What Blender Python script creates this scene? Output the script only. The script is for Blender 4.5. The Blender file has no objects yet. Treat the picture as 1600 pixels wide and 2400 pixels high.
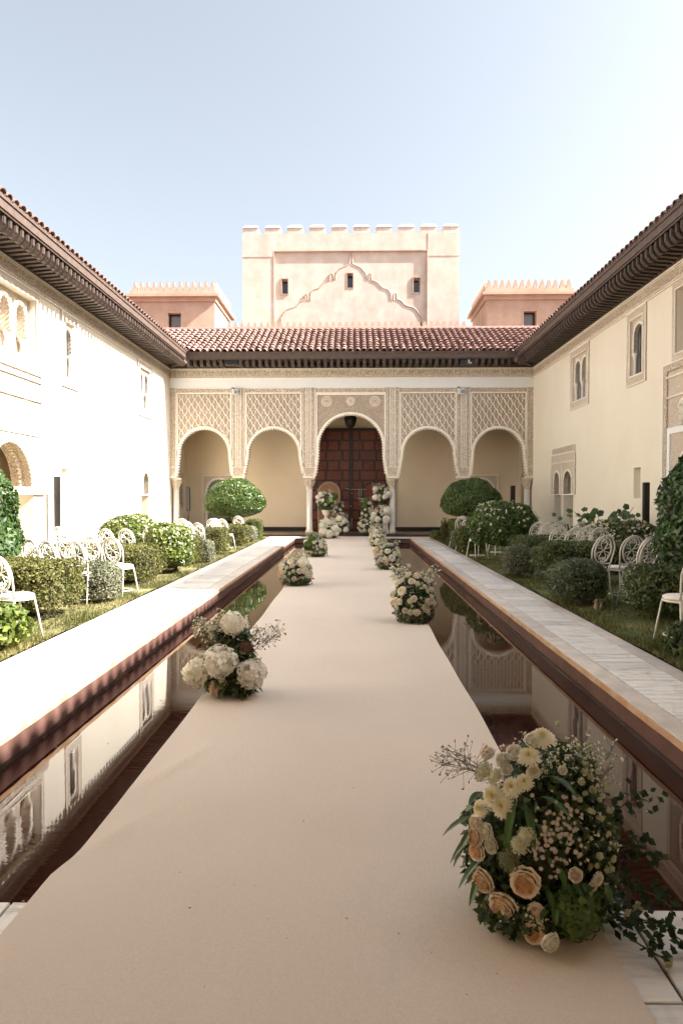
import bpy, math, random
import numpy as np
from mathutils import Vector, Matrix
R = math.radians
random.seed(7)
rng = np.random.default_rng(7)
S = bpy.context.scene
COL = S.collection

# ------------------------------------------------------------------ camera, sky, sun, exposure
cam = bpy.data.cameras.new('camera')
cam.sensor_fit = 'HORIZONTAL'; cam.sensor_width = 24; cam.lens = 24
cam.clip_start = 0.05; cam.clip_end = 2000
camo = bpy.data.objects.new('camera', cam); COL.objects.link(camo)
camo.location = (0, 0, 1.5)
camo.rotation_euler = (R(90 - 1.253), 0, R(1.146))
S.camera = camo

SUN_EL, SUN_AZ = R(40.86), R(8.0)          # low in the right, a little behind the camera
SD = Vector((math.cos(SUN_EL) * math.cos(SUN_AZ), -math.cos(SUN_EL) * math.sin(SUN_AZ), math.sin(SUN_EL)))
w = bpy.data.worlds.new('World'); S.world = w; w.use_nodes = True
wn = w.node_tree.nodes
sky = wn.new('ShaderNodeTexSky'); sky.sky_type = 'NISHITA'; sky.sun_disc = False
sky.sun_elevation = SUN_EL; sky.sun_rotation = R(90) + SUN_AZ
sky.altitude = 300; sky.air_density = 1.0; sky.dust_density = 6.0; sky.ozone_density = 1.0
wn['Background'].inputs[1].default_value = 0.066
hz = wn.new('ShaderNodeHueSaturation'); hz.inputs['Saturation'].default_value = 0.44; hz.inputs['Hue'].default_value = 0.487     # dusty, pale desert sky
w.node_tree.links.new(sky.outputs[0], hz.inputs['Color'])
w.node_tree.links.new(hz.outputs[0], wn['Background'].inputs[0])
sl = bpy.data.lights.new('sun', 'SUN'); sl.energy = 4.6; sl.angle = R(0.55); sl.color = (1.0, 0.95, 0.88)
so = bpy.data.objects.new('sun', sl); COL.objects.link(so)
so.rotation_euler = SD.to_track_quat('Z', 'Y').to_euler(); so.location = (30, -5, 40)
S.view_settings.view_transform = 'Standard'; S.view_settings.look = 'None'
S.view_settings.exposure = 2.33; S.view_settings.gamma = 1.0
S.view_settings.use_curve_mapping = False
S.cycles.max_bounces = 8; S.cycles.diffuse_bounces = 5; S.cycles.glossy_bounces = 4
S.cycles.transparent_max_bounces = 4
S.cycles.caustics_reflective = False; S.cycles.caustics_refractive = False
S.cycles.use_denoising = True

# ------------------------------------------------------------------ mesh builder
class M:
    def __init__(s): s.V = []; s.F = []; s.Z = []; s.A = []; s.n = 0
    def add(s, V, F, a=0.0):
        V = np.asarray(V, float).reshape(-1, 3)
        if isinstance(F, np.ndarray):
            s.F.append(F.ravel() + s.n); s.Z.append(np.full(len(F), F.shape[1]))
        else:
            s.F.append(np.array([i for f in F for i in f], int) + s.n); s.Z.append(np.array([len(f) for f in F], int))
        s.V.append(V); s.A.append(np.broadcast_to(np.asarray(a, float), (len(V),))); s.n += len(V)
        return s
    def merge(s, o, mat=None):
        V = np.concatenate(o.V)
        if mat is not None:
            m = np.array(mat); V = V @ m[:3, :3].T + m[:3, 3]
        s.F.append(np.concatenate(o.F) + s.n); s.Z.append(np.concatenate(o.Z)); s.V.append(V); s.A.append(np.concatenate(o.A)); s.n += len(V)
        return s
    def box(s, x0, x1, y0, y1, z0, z1):
        V = [(x0,y0,z0),(x1,y0,z0),(x1,y1,z0),(x0,y1,z0),(x0,y0,z1),(x1,y0,z1),(x1,y1,z1),(x0,y1,z1)]
        return s.add(V, [(0,3,2,1),(4,5,6,7),(0,1,5,4),(1,2,6,5),(2,3,7,6),(3,0,4,7)])
    def bbox(s, x0, x1, y0, y1, z0, z1, b):       # box with its top edge chamfered
        V = [(x0,y0,z0),(x1,y0,z0),(x1,y1,z0),(x0,y1,z0),(x0,y0,z1-b),(x1,y0,z1-b),(x1,y1,z1-b),(x0,y1,z1-b),
             (x0+b,y0+b,z1),(x1-b,y0+b,z1),(x1-b,y1-b,z1),(x0+b,y1-b,z1)]
        return s.add(V, [(0,1,5,4),(1,2,6,5),(2,3,7,6),(3,0,4,7),(4,5,9,8),(5,6,10,9),(6,7,11,10),(7,4,8,11),(8,9,10,11)])
    def tube(s, P, r, n=6, closed=False):
        P = [Vector(p) for p in P]; k = len(P)
        rs = r if hasattr(r, '__len__') else [r] * k
        V = []; up = None
        for i, p in enumerate(P):
            if closed: t = P[(i+1) % k] - P[i-1]
            else: t = P[min(i+1, k-1)] - P[max(i-1, 0)]
            t.normalize()
            if up is None:
                up = Vector((0,0,1)) if abs(t.z) < .9 else Vector((1,0,0))
            a = (up - t * up.dot(t)); a.normalize(); b = t.cross(a); up = a
            for j in range(n):
                q = 2*math.pi*j/n
                V.append(p + (a*math.cos(q) + b*math.sin(q)) * rs[i])
        F = []
        for i in range(k if closed else k-1):
            i2 = (i+1) % k
            for j in range(n):
                F.append((i*n+j, i*n+(j+1)%n, i2*n+(j+1)%n, i2*n+j))
        if not closed:
            F.append(tuple(range(n))[::-1]); F.append(tuple(range((k-1)*n, k*n)))
        return s.add(V, F)
    def lathe(s, prof, c=(0,0,0), n=14, arc=None):
        V = []
        for (r, z) in prof:
            for j in range(n):
                q = 2*math.pi*j/n
                V.append((c[0]+r*math.cos(q), c[1]+r*math.sin(q), c[2]+z))
        F = []
        for i in range(len(prof)-1):
            for j in range(n):
                F.append((i*n+j, i*n+(j+1)%n, (i+1)*n+(j+1)%n, (i+1)*n+j))
        F.append(tuple(range(n))[::-1]); F.append(tuple(range((len(prof)-1)*n, len(prof)*n)))
        return s.add(V, F)
    def prism(s, poly, d0, d1, tf):               # convex-ish polygon (a,z) given depth d0..d1 through tf(a,d,z)
        k = len(poly)
        V = [tf(a, d0, z) for a, z in poly] + [tf(a, d1, z) for a, z in poly]
        F = [tuple(range(k)), tuple(range(k, 2*k))[::-1]] + [(i, i+k, (i+1)%k+k, (i+1)%k) for i in range(k)]
        return s.add(V, F)
    def strip(s, A, B, closed=False):             # quads between two point rows
        k = len(A); V = list(A) + list(B)
        F = [(i, (i+1)%k, (i+1)%k+k, i+k) for i in range(k if closed else k-1)]
        return s.add(V, F)
    def tbox(s, a0, a1, d0, d1, z0, z1, tf):
        return s.prism([(a0,z0),(a1,z0),(a1,z1),(a0,z1)], d0, d1, tf)
    def mesh(s, name, smooth=False, off=(0,0,0), attr=False):
        V = np.concatenate(s.V) - np.array(off); F = np.concatenate(s.F); Z = np.concatenate(s.Z)
        me = bpy.data.meshes.new(name)
        me.vertices.add(len(V)); me.vertices.foreach_set('co', V.astype(np.float32).ravel())
        me.loops.add(len(F)); me.loops.foreach_set('vertex_index', F.astype(np.int32))
        me.polygons.add(len(Z)); st = np.concatenate([[0], np.cumsum(Z)[:-1]])
        me.polygons.foreach_set('loop_start', st.astype(np.int32))
        if attr:
            at = me.attributes.new('v', 'FLOAT', 'POINT'); at.data.foreach_set('value', np.concatenate(s.A).astype(np.float32))
        me.polygons.foreach_set('use_smooth', np.full(len(Z), smooth))
        me.update(calc_edges=True); me.validate()
        return me

def woff(p):
    o = Vector((0,0,0))
    while p is not None: o += p.location; p = p.parent
    return o
def link(name, me, mat=None, parent=None, loc=None):
    o = bpy.data.objects.new(name, me); COL.objects.link(o)
    if mat is not None:
        if not me.materials: me.materials.append(mat)
    if parent is not None: o.parent = parent
    if loc is not None: o.location = loc
    return o
def part(name, mb, mat, parent, smooth=False, attr=False, kind=None):   # mb in world coordinates
    o = link(name, mb.mesh(name, smooth, woff(parent), attr), mat, parent)
    if kind: o['kind'] = kind
    return o
def inst(name, me, parent, loc, rot=(0,0,0), scale=None):             # piece sharing mesh data, loc in world
    o = bpy.data.objects.new(name, me); COL.objects.link(o)
    o.parent = parent; o.location = Vector(loc) - (woff(parent) if parent else Vector((0,0,0)))
    o.rotation_euler = rot
    if scale: o.scale = scale
    return o
def tag(o, label, cat, group=None, kind=None):
    o['label'] = label; o['category'] = cat
    if group: o['group'] = group
    if kind: o['kind'] = kind
    return o
def thing(name, loc, label, cat, group=None):
    o = bpy.data.objects.new(name, None); COL.objects.link(o); o.location = loc; o.empty_display_size = .2
    return tag(o, label, cat, group)
def struct(name, mb, mat, label, cat, loc=(0,0,0), smooth=False):
    o = link(name, mb.mesh(name, smooth, loc), mat, None, loc)
    return tag(o, label, cat, None, 'structure')

# ------------------------------------------------------------------ materials
def newmat(name):
    m = bpy.data.materials.new(name); m.use_nodes = True
    nt = m.node_tree; return m, nt, nt.nodes, nt.links, nt.nodes['Principled BSDF']
def ramp(N, stops):
    r = N.new('ShaderNodeValToRGB'); e = r.color_ramp.elements
    while len(e) < len(stops): e.new(.5)
    for k, (p, c) in enumerate(stops):
        e[k].position = p; e[k].color = (*c, 1) if len(c) == 3 else c
    return r
def noise(N, L, scale, detail=4, rough=.55, co=None, vec='Object', dist=0):
    t = N.new('ShaderNodeTexNoise'); t.inputs['Scale'].default_value = scale; t.inputs['Detail'].default_value = detail
    t.inputs['Roughness'].default_value = rough; t.inputs['Distortion'].default_value = dist
    if co is None:
        c = N.new('ShaderNodeTexCoord'); co = c.outputs[vec]
    L.new(co, t.inputs['Vector']); return t
def bump(N, L, h, strength, dist, b):
    k = N.new('ShaderNodeBump'); k.inputs['Strength'].default_value = strength; k.inputs['Distance'].default_value = dist
    L.new(h, k.inputs['Height']); L.new(k.outputs[0], b.inputs['Normal']); return k
def mulc(c, f): return tuple(min(1, x*f) for x in c)
def mixrgb(N, L, fac, a, b, mode='MIX'):
    m = N.new('ShaderNodeMix'); m.data_type = 'RGBA'; m.blend_type = mode
    for s, v in ((m.inputs[0], fac), (m.inputs[6], a), (m.inputs[7], b)):
        if isinstance(v, (int, float)): s.default_value = v
        elif isinstance(v, tuple): s.default_value = (*v, 1)
        else: L.new(v, s)
    return m.outputs[2]
def simple(name, col, rough=.7, var=.12, scale=6, bs=None, bstr=.2, bdist=.004, rnd=0, metal=0, spec=.5, detail=5):
    m, nt, N, L, b = newmat(name)
    t = noise(N, L, scale, detail)
    r = ramp(N, [(.25, mulc(col, 1-var)), (.75, mulc(col, 1+var))]); L.new(t.outputs[0], r.inputs[0])
    out = r.outputs[0]
    if rnd:
        oi = N.new('ShaderNodeObjectInfo'); h = N.new('ShaderNodeHueSaturation')
        mr = N.new('ShaderNodeMapRange'); mr.inputs[3].default_value = 1-rnd; mr.inputs[4].default_value = 1+rnd
        L.new(oi.outputs['Random'], mr.inputs[0]); L.new(mr.outputs[0], h.inputs['Value']); L.new(out, h.inputs['Color']); out = h.outputs[0]
    L.new(out, b.inputs['Base Color'])
    b.inputs['Roughness'].default_value = rough; b.inputs['Metallic'].default_value = metal
    b.inputs['Specular IOR Level'].default_value = spec
    if bs:
        t2 = noise(N, L, bs, 3); bump(N, L, t2.outputs[0], bstr, bdist, b)
    return m
def carved(name, ground, relief, scale=16, dist=.012):
    m, nt, N, L, b = newmat(name)
    c = N.new('ShaderNodeTexCoord'); n0 = noise(N, L, 9, 2, co=c.outputs['Object'])
    mp = N.new('ShaderNodeVectorMath'); mp.operation = 'MULTIPLY_ADD'
    L.new(n0.outputs[1], mp.inputs[0]); mp.inputs[1].default_value = (.12,.12,.12); L.new(c.outputs['Object'], mp.inputs[2])
    v = N.new('ShaderNodeTexVoronoi'); v.feature = 'DISTANCE_TO_EDGE'; v.inputs['Scale'].default_value = scale
    L.new(mp.outputs[0], v.inputs['Vector'])
    v2 = N.new('ShaderNodeTexVoronoi'); v2.feature = 'F1'; v2.inputs['Scale'].default_value = scale*1.9
    L.new(mp.outputs[0], v2.inputs['Vector'])
    r1 = ramp(N, [(.02, (1,1,1)), (.16, (0,0,0))]); L.new(v.outputs[0], r1.inputs[0])
    r2 = ramp(N, [(.22, (.8,.8,.8)), (.42, (0,0,0))]); L.new(v2.outputs[0], r2.inputs[0])
    mx = N.new('ShaderNodeMath'); mx.operation = 'MAXIMUM'; L.new(r1.outputs[0], mx.inputs[0]); L.new(r2.outputs[0], mx.inputs[1])
    big = noise(N, L, 1.3, 3, co=c.outputs['Object'])
    rb = ramp(N, [(.3, mulc(relief, .93)), (.7, mulc(relief, 1.05))]); L.new(big.outputs[0], rb.inputs[0])
    out = mixrgb(N, L, mx.outputs[0], ground, rb.outputs[0]); L.new(out, b.inputs['Base Color'])
    b.inputs['Roughness'].default_value = .85; b.inputs['Specular IOR Level'].default_value = .2
    bump(N, L, mx.outputs[0], .9, dist, b)
    return m
def leafmat(name, c1, c2, rough=.36, trans=.25, c3=None, n=2.5):
    m, nt, N, L, b = newmat(name)
    a = N.new('ShaderNodeAttribute'); a.attribute_name = 'v'
    t = noise(N, L, n, 2)
    mth = N.new('ShaderNodeMath'); mth.operation = 'MULTIPLY_ADD'; L.new(a.outputs['Fac'], mth.inputs[0]); mth.inputs[1].default_value = .75
    sub = N.new('ShaderNodeMath'); sub.operation = 'MULTIPLY_ADD'; L.new(t.outputs[0], sub.inputs[0]); sub.inputs[1].default_value = 1.1; sub.inputs[2].default_value = -.42
    L.new(sub.outputs[0], mth.inputs[2])
    st = [(.1, c1), (.65, c2)] + ([(.95, c3)] if c3 else [])
    r = ramp(N, st); L.new(mth.outputs[0], r.inputs[0])
    L.new(r.outputs[0], b.inputs['Base Color']); b.inputs['Roughness'].default_value = rough; b.inputs['Specular IOR Level'].default_value = .55 if rough < .5 else .2
    tr = N.new('ShaderNodeBsdfTranslucent'); L.new(r.outputs[0], tr.inputs[0])
    ms = N.new('ShaderNodeMixShader'); ms.inputs[0].default_value = trans
    L.new(b.outputs[0], ms.inputs[1]); L.new(tr.outputs[0], ms.inputs[2]); L.new(ms.outputs[0], N['Material Output'].inputs[0])
    return m
def petalmat(name, inner, outer, trans=.25):
    m, nt, N, L, b = newmat(name)
    a = N.new('ShaderNodeAttribute'); a.attribute_name = 'v'
    oi = N.new('ShaderNodeObjectInfo')
    r = ramp(N, [(.15, inner), (.75, outer)]); L.new(a.outputs['Fac'], r.inputs[0])
    h = N.new('ShaderNodeHueSaturation'); mr = N.new('ShaderNodeMapRange'); mr.inputs[3].default_value = .88; mr.inputs[4].default_value = 1.06
    L.new(oi.outputs['Random'], mr.inputs[0]); L.new(mr.outputs[0], h.inputs['Value']); L.new(r.outputs[0], h.inputs['Color'])
    L.new(h.outputs[0], b.inputs['Base Color']); b.inputs['Roughness'].default_value = .6; b.inputs['Specular IOR Level'].default_value = .2
    tr = N.new('ShaderNodeBsdfTranslucent'); L.new(h.outputs[0], tr.inputs[0])
    ms = N.new('ShaderNodeMixShader'); ms.inputs[0].default_value = trans
    L.new(b.outputs[0], ms.inputs[1]); L.new(tr.outputs[0], ms.inputs[2]); L.new(ms.outputs[0], N['Material Output'].inputs[0])
    return m

def weathered(name, col, col2, scale=1.2, rough=.85, bs=40, bstr=.25, streak=True):
    m, nt, N, L, b = newmat(name)
    c = N.new('ShaderNodeTexCoord')
    t = noise(N, L, scale, 6, .6, co=c.outputs['Object'])
    r = ramp(N, [(.3, col2), (.62, col)]); L.new(t.outputs[0], r.inputs[0]); out = r.outputs[0]
    if streak:
        mp = N.new('ShaderNodeMapping'); mp.inputs['Scale'].default_value = (2.2, 2.2, .4); L.new(c.outputs['Object'], mp.inputs[0])
        t3 = noise(N, L, 1.0, 5, .6, co=mp.outputs[0]); r3 = ramp(N, [(.42, (.86,.84,.82)), (.6, (1,1,1))]); L.new(t3.outputs[0], r3.inputs[0])
        out = mixrgb(N, L, .4, out, r3.outputs[0], 'MULTIPLY')
    L.new(out, b.inputs['Base Color']); b.inputs['Roughness'].default_value = rough; b.inputs['Specular IOR Level'].default_value = .2
    t2 = noise(N, L, bs, 4, co=c.outputs['Object']); bump(N, L, t2.outputs[0], bstr, .006, b)
    return m

CREAM = weathered('cream_plaster', (.775,.712,.605), (.735,.668,.56), .7, bs=34, bstr=.14, streak=False)
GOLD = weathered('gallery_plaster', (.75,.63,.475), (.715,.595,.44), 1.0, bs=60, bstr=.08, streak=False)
PINK = weathered('pink_render', (.685,.59,.525), (.57,.465,.40), 1.6, bs=24, bstr=.5)
PINK2 = weathered('terrace_render', (.58,.425,.335), (.47,.33,.25), 1.6, bs=24, bstr=.4)
STUC = carved('carved_stucco', (.42,.32,.245), (.76,.67,.565), 15)
STUCF = carved('fine_carved_stucco', (.53,.43,.34), (.77,.685,.58), 26, .008)
SEBKA = carved('pierced_panel_stucco', (.36,.265,.20), (.68,.58,.475), 22, .012)
PLAIN = simple('plain_stucco', (.83,.765,.675), .85, .06, 8, 60, .2, spec=.2)
WHITE = simple('white_limewash', (.78,.79,.79), .8, .03, 2, spec=.2)
WOOD = simple('dark_cedar', (.060,.036,.026), .6, .3, 9, 30, .3, rnd=.2)
WOODR = simple('cedar_rafter', (.060,.039,.030), .6, .3, 7, 30, .3, rnd=.25)
WOOD2 = simple('weathered_cedar', (.090,.060,.047), .6, .3, 7, 30, .3, rnd=.25)
TILE = simple('terracotta', (.215,.122,.10), .8, .32, 10, 50, .4, rnd=.3)
DOORM = simple('mahogany_panel', (.125,.028,.011), .45, .4, 12, 60, .2, rnd=.2)
DOORF = simple('mahogany_frame', (.030,.009,.006), .5, .3, 9, 60, .2, rnd=.1)
WICK = simple('light_oak', (.30,.15,.08), .5, .25, 12, 60, .2, rnd=.1)
IRON = simple('white_painted_iron', (.74,.70,.64), .45, .06, 14, spec=.4)
CUSH = simple('cream_cushion', (.76,.72,.66), .85, .05, 20, 90, .2, spec=.2)
BLACKM = simple('black_metal', (.012,.010,.009), .45, .2, 10)
STEEL = simple('worn_steel', (.35,.33,.30), .4, .2, 12, metal=.8)
LANT = simple('bronze_lantern', (.03,.02,.014), .5, .3, 14, metal=.4)
PANE = simple('grey_window_pane', (.21,.22,.24), .25, .2, 1, spec=.6)
PANED = simple('dark_window_pane', (.03,.035,.04), .08, .2, 1, spec=.8)
FRAMEM = simple('white_window_frame', (.62,.61,.60), .5, .05, 6)
SKIRT = simple('black_skirting', (.015,.013,.012), .3, .2, 8)
REDW = weathered('red_tadelakt', (.155,.083,.069), (.105,.055,.046), 3.0, .55, 20, .3)
NOSE = weathered('rust_stained_stone', (.44,.24,.12), (.50,.38,.28), 5.0, .6, 30, .4, streak=False)
STONE = simple('column_marble', (.66,.60,.53), .5, .06, 6, 40, .15)
DRAPE = simple('white_drape', (.80,.77,.73), .8, .03, 6, spec=.2)
SOIL = simple('bare_soil', (.10,.065,.04), .95, .3, 6, 30, .6, .02)
CORE = simple('inner_twigs', (.022,.021,.010), .95, .4, 25)
TWIG = simple('twig_bark', (.085,.058,.038), .9, .3, 12)
FLOORT = simple('gallery_floor_tile', (.20,.13,.095), .5, .2, 8, rnd=.15)

def marblemat(name, base, vein, pink, rnd=.14):
    m, nt, N, L, b = newmat(name)
    c = N.new('ShaderNodeTexCoord'); oi = N.new('ShaderNodeObjectInfo')
    ad = N.new('ShaderNodeVectorMath'); ad.operation = 'MULTIPLY_ADD'
    L.new(oi.outputs['Random'], ad.inputs[0]); ad.inputs[1].default_value = (37, 53, 11); L.new(c.outputs['Object'], ad.inputs[2])
    mp = N.new('ShaderNodeMapping'); mp.inputs['Scale'].default_value = (1.0, 5.5, 1); L.new(ad.outputs[0], mp.inputs[0])
    t = noise(N, L, 2.2, 8, .62, co=mp.outputs[0], dist=1.2)
    r = ramp(N, [(.36, vein), (.5, base), (.8, mulc(base, 1.08))]); L.new(t.outputs[0], r.inputs[0])
    t2 = noise(N, L, 1.1, 3, co=ad.outputs[0]); r2 = ramp(N, [(.56, (0,0,0)), (.72, (1,1,1))]); L.new(t2.outputs[0], r2.inputs[0])
    f = N.new('ShaderNodeMath'); f.operation = 'MULTIPLY'; f.inputs[1].default_value = .6; L.new(r2.outputs[0], f.inputs[0])
    o1 = mixrgb(N, L, f.outputs[0], r.outputs[0], pink)
    wv = N.new('ShaderNodeTexWave'); wv.inputs['Scale'].default_value = .9; wv.inputs['Distortion'].default_value = 9; wv.inputs['Detail'].default_value = 4
    L.new(ad.outputs[0], wv.inputs['Vector']); rw = ramp(N, [(.0, (.62,.58,.56)), (.03, (1,1,1))]); L.new(wv.outputs['Fac'], rw.inputs[0])
    o1 = mixrgb(N, L, .25, o1, rw.outputs[0], 'MULTIPLY')
    h = N.new('ShaderNodeHueSaturation'); mr = N.new('ShaderNodeMapRange'); mr.inputs[3].default_value = 1-rnd; mr.inputs[4].default_value = 1+rnd
    L.new(oi.outputs['Random'], mr.inputs[0]); L.new(mr.outputs[0], h.inputs['Value']); L.new(o1, h.inputs['Color'])
    L.new(h.outputs[0], b.inputs['Base Color']); b.inputs['Roughness'].default_value = .42
    bump(N, L, t.outputs[0], .12, .004, b)
    return m
MARB = marblemat('veined_marble', (.72,.69,.655), (.47,.44,.42), (.64,.53,.48))
MARBB = simple('marble_border', (.56,.50,.45), .5, .2, 5, 30, .2, rnd=.12)

def carpetmat():
    m, nt, N, L, b = newmat('beige_carpet')
    c = N.new('ShaderNodeTexCoord')
    t = noise(N, L, .7, 4, co=c.outputs['Object']); r = ramp(N, [(.3, (.56,.48,.41)), (.7, (.615,.53,.455))]); L.new(t.outputs[0], r.inputs[0])
    t3 = noise(N, L, 160, 2, co=c.outputs['Object']); r3 = ramp(N, [(.3, (.92,.92,.92)), (.7, (1.05,1.05,1.05))]); L.new(t3.outputs[0], r3.inputs[0])
    out = mixrgb(N, L, 1.0, r.outputs[0], r3.outputs[0], 'MULTIPLY')
    L.new(out, b.inputs['Base Color']); b.inputs['Roughness'].default_value = .95; b.inputs['Specular IOR Level'].default_value = .1
    b.inputs['Sheen Weight'].default_value = .15
    a1 = N.new('ShaderNodeMath'); a1.operation = 'MULTIPLY_ADD'; L.new(t3.outputs[0], a1.inputs[0]); a1.inputs[1].default_value = .35
    t4 = noise(N, L, 45, 3, co=c.outputs['Object']); L.new(t4.outputs[0], a1.inputs[2])
    bump(N, L, a1.outputs[0], .45, .006, b)
    return m
CARPET = carpetmat()

def watermat():
    m, nt, N, L, b = newmat('pool_water')
    b.inputs['Base Color'].default_value = (.030, .0095, .006, 1); b.inputs['Roughness'].default_value = .015
    b.inputs['IOR'].default_value = 1.36; b.inputs['Specular IOR Level'].default_value = .55
    c = N.new('ShaderNodeTexCoord'); mp = N.new('ShaderNodeMapping'); mp.inputs['Scale'].default_value = (.45, 1.5, 1); L.new(c.outputs['Object'], mp.inputs[0])
    t = noise(N, L, 17.0, 4, co=mp.outputs[0]); t2 = noise(N, L, .8, 2, co=mp.outputs[0])
    r2 = ramp(N, [(.42, (0,0,0)), (.62, (1,1,1))]); L.new(t2.outputs[0], r2.inputs[0])
    mu = N.new('ShaderNodeMath'); mu.operation = 'MULTIPLY'; L.new(t.outputs[0], mu.inputs[0]); L.new(r2.outputs[0], mu.inputs[1])
    bump(N, L, mu.outputs[0], .075, .0040, b)
    return m
WATER = watermat()

def lawnmat(nm='clipped_lawn', cs=((.040,.055,.014),(.10,.125,.032),(.25,.21,.085))):
    m, nt, N, L, b = newmat(nm)
    c = N.new('ShaderNodeTexCoord'); t = noise(N, L, 1.6, 6, .6, co=c.outputs['Object'])
    r = ramp(N, [(.3, cs[0]), (.5, cs[1]), (.72, cs[2])]); L.new(t.outputs[0], r.inputs[0])
    L.new(r.outputs[0], b.inputs['Base Color']); b.inputs['Roughness'].default_value = .95
    t2 = noise(N, L, 30, 4, co=c.outputs['Object']); bump(N, L, t2.outputs[0], .8, .03, b); return m
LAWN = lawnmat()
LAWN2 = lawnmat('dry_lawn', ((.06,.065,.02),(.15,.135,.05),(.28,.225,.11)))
L_BOX = leafmat('boxwood_leaf', (.040,.052,.012), (.095,.125,.024), .5, c3=(.20,.19,.05))
L_BROWN = leafmat('sunburnt_hedge_leaf', (.058,.050,.018), (.115,.125,.034), .62, c3=(.21,.195,.07))
L_DARK = leafmat('dark_hedge_leaf', (.030,.048,.011), (.078,.112,.025), c3=(.18,.195,.055))
L_TOP = leafmat('topiary_leaf', (.030,.060,.011), (.075,.130,.021), c3=(.17,.22,.05))
L_LAUR = leafmat('laurel_leaf', (.024,.052,.012), (.052,.105,.022), .45, c3=(.08,.14,.035))
L_GREY = leafmat('grey_santolina_leaf', (.090,.100,.060), (.20,.21,.135), .7, c3=(.32,.29,.21))
L_GLOBE = leafmat('globe_bush_leaf', (.052,.070,.032), (.115,.145,.068), c3=(.20,.23,.12))
L_LIME = leafmat('lime_shrub_leaf', (.05,.085,.014), (.13,.17,.028), c3=(.24,.25,.06))
L_FIG = leafmat('lobed_leaf', (.022,.055,.012), (.05,.10,.022), .4)
L_FLOR = leafmat('bouquet_leaf', (.022,.042,.012), (.055,.092,.028), .4, c3=(.13,.17,.06), n=9)
L_FLORL = leafmat('fresh_bouquet_leaf', (.03,.075,.014), (.06,.14,.026), .4, n=9)
L_EUC = leafmat('willow_leaf', (.05,.09,.025), (.10,.15,.05), .4, n=9)
L_IVY = leafmat('ivy_leaf', (.014,.030,.009), (.028,.052,.016), .65, n=9)
BLOSS = leafmat('cream_blossom', (.55,.50,.36), (.78,.74,.60), .7, .3)
FILL = leafmat('ivory_filler_blossom', (.50,.48,.33), (.76,.74,.58), .7, .3, n=12)
ASTER = leafmat('pale_aster_petal', (.52,.44,.38), (.70,.60,.52), .7, .3, n=12)
PLUME = leafmat('brown_plume', (.10,.055,.035), (.20,.11,.07), .9, .2, n=12)
BUDG = leafmat('grey_green_seed', (.13,.14,.07), (.28,.28,.17), .7, .2, n=12)
P_PEACH = petalmat('peach_rose_petal', (.80,.46,.22), (.90,.77,.60))
P_PALE = petalmat('blush_petal', (.78,.62,.47), (.86,.77,.66))
P_WHITE = petalmat('white_petal', (.76,.70,.52), (.82,.79,.71))
P_CREAM = petalmat('cream_dahlia_petal', (.74,.66,.38), (.85,.80,.66))
P_HYD = petalmat('ivory_hydrangea_floret', (.72,.66,.50), (.86,.83,.75))
P_GREENH = petalmat('green_hydrangea_floret', (.06,.10,.025), (.125,.175,.05))
P_TAN = petalmat('sand_hydrangea_floret', (.58,.42,.24), (.74,.60,.42))
P_POD = petalmat('pale_pod', (.42,.42,.25), (.66,.64,.46))
GRASSM = leafmat('grass_blade', (.04,.055,.012), (.11,.115,.03), .7, .3, c3=(.32,.26,.12), n=1.3)

# ------------------------------------------------------------------ ground, pool, pavement
XL, XR, XC = -7.11, 6.77, -0.17
AY, BY = 26.14, 28.5                       # arcade front, gallery back wall
POOLX0, POOLX1, POOLY0, POOLY1 = -2.21, 2.0, 2.48, 24.9
PAVL, PAVR = -3.22, 2.82
m = M()
def gplate(x0, x1, y0, y1, z): m.add([(x0,y0,z),(x1,y0,z),(x1,y1,z),(x0,y1,z)], [(0,1,2,3)])
for b in ((-900,-60,-900,900),(60,900,-900,900),(-60,60,-900,-40),(-60,60,70,900)): gplate(*b, -.5)
gplate(-60,60,-40,70,-.5)
struct('ground', m, SOIL, 'dry earth on which the palace stands', 'ground')
for (x0, x1, nm) in ((XL-.5, PAVL-.004, 'sunny strip of lawn under the lit wall'), (PAVR+.004, XR+.5, 'shaded strip of lawn under the cream wall')):
    g = M(); nx, ny = 24, 90
    gx = np.linspace(x0, x1, nx); gy = np.linspace(2.5, AY-.3, ny)
    X, Y = np.meshgrid(gx, gy); Z = .012 + .014*np.sin(X*5.1+Y*2.3)*np.sin(Y*3.7) + rng.normal(0, .004, X.shape)
    idx = np.arange(nx*ny).reshape(ny, nx)
    g.add(np.stack([X, Y, Z], -1).reshape(-1, 3), np.stack([idx[:-1,:-1], idx[:-1,1:], idx[1:,1:], idx[1:,:-1]], -1).reshape(-1, 4))
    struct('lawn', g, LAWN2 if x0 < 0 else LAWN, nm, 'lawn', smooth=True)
m = M()
m.box(POOLX0-.25, POOLX0, POOLY0-.25, POOLY1+.25, -.49, -.045); m.box(POOLX1, POOLX1+.25, POOLY0-.25, POOLY1+.25, -.49, -.045)
m.box(POOLX0, POOLX1, POOLY0-.25, POOLY0, -.49, -.045); m.box(POOLX0, POOLX1, POOLY1, POOLY1+.25, -.49, -.045)
pwo = struct('pool_wall', m, REDW, 'red brown rendered wall lining the long pool', 'pool wall')
m = M(); m.box(POOLX0, POOLX0+.016, POOLY0, POOLY1, -.49, -.172); m.box(POOLX1-.016, POOLX1, POOLY0, POOLY1, -.49, -.172); m.box(POOLX0+.016, POOLX1-.016, POOLY1-.016, POOLY1, -.49, -.172)
part('waterline_band', m, weathered('wet_tadelakt', (.050,.028,.022), (.03,.017,.014), 6, .3, 20, .3, streak=False), pwo, kind='stuff')
m = M(); m.add([(POOLX0+.01,POOLY0,-.2),(POOLX1-.01,POOLY0,-.2),(POOLX1-.01,POOLY1,-.2),(POOLX0+.01,POOLY1,-.2)], [(0,1,2,3)])
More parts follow.
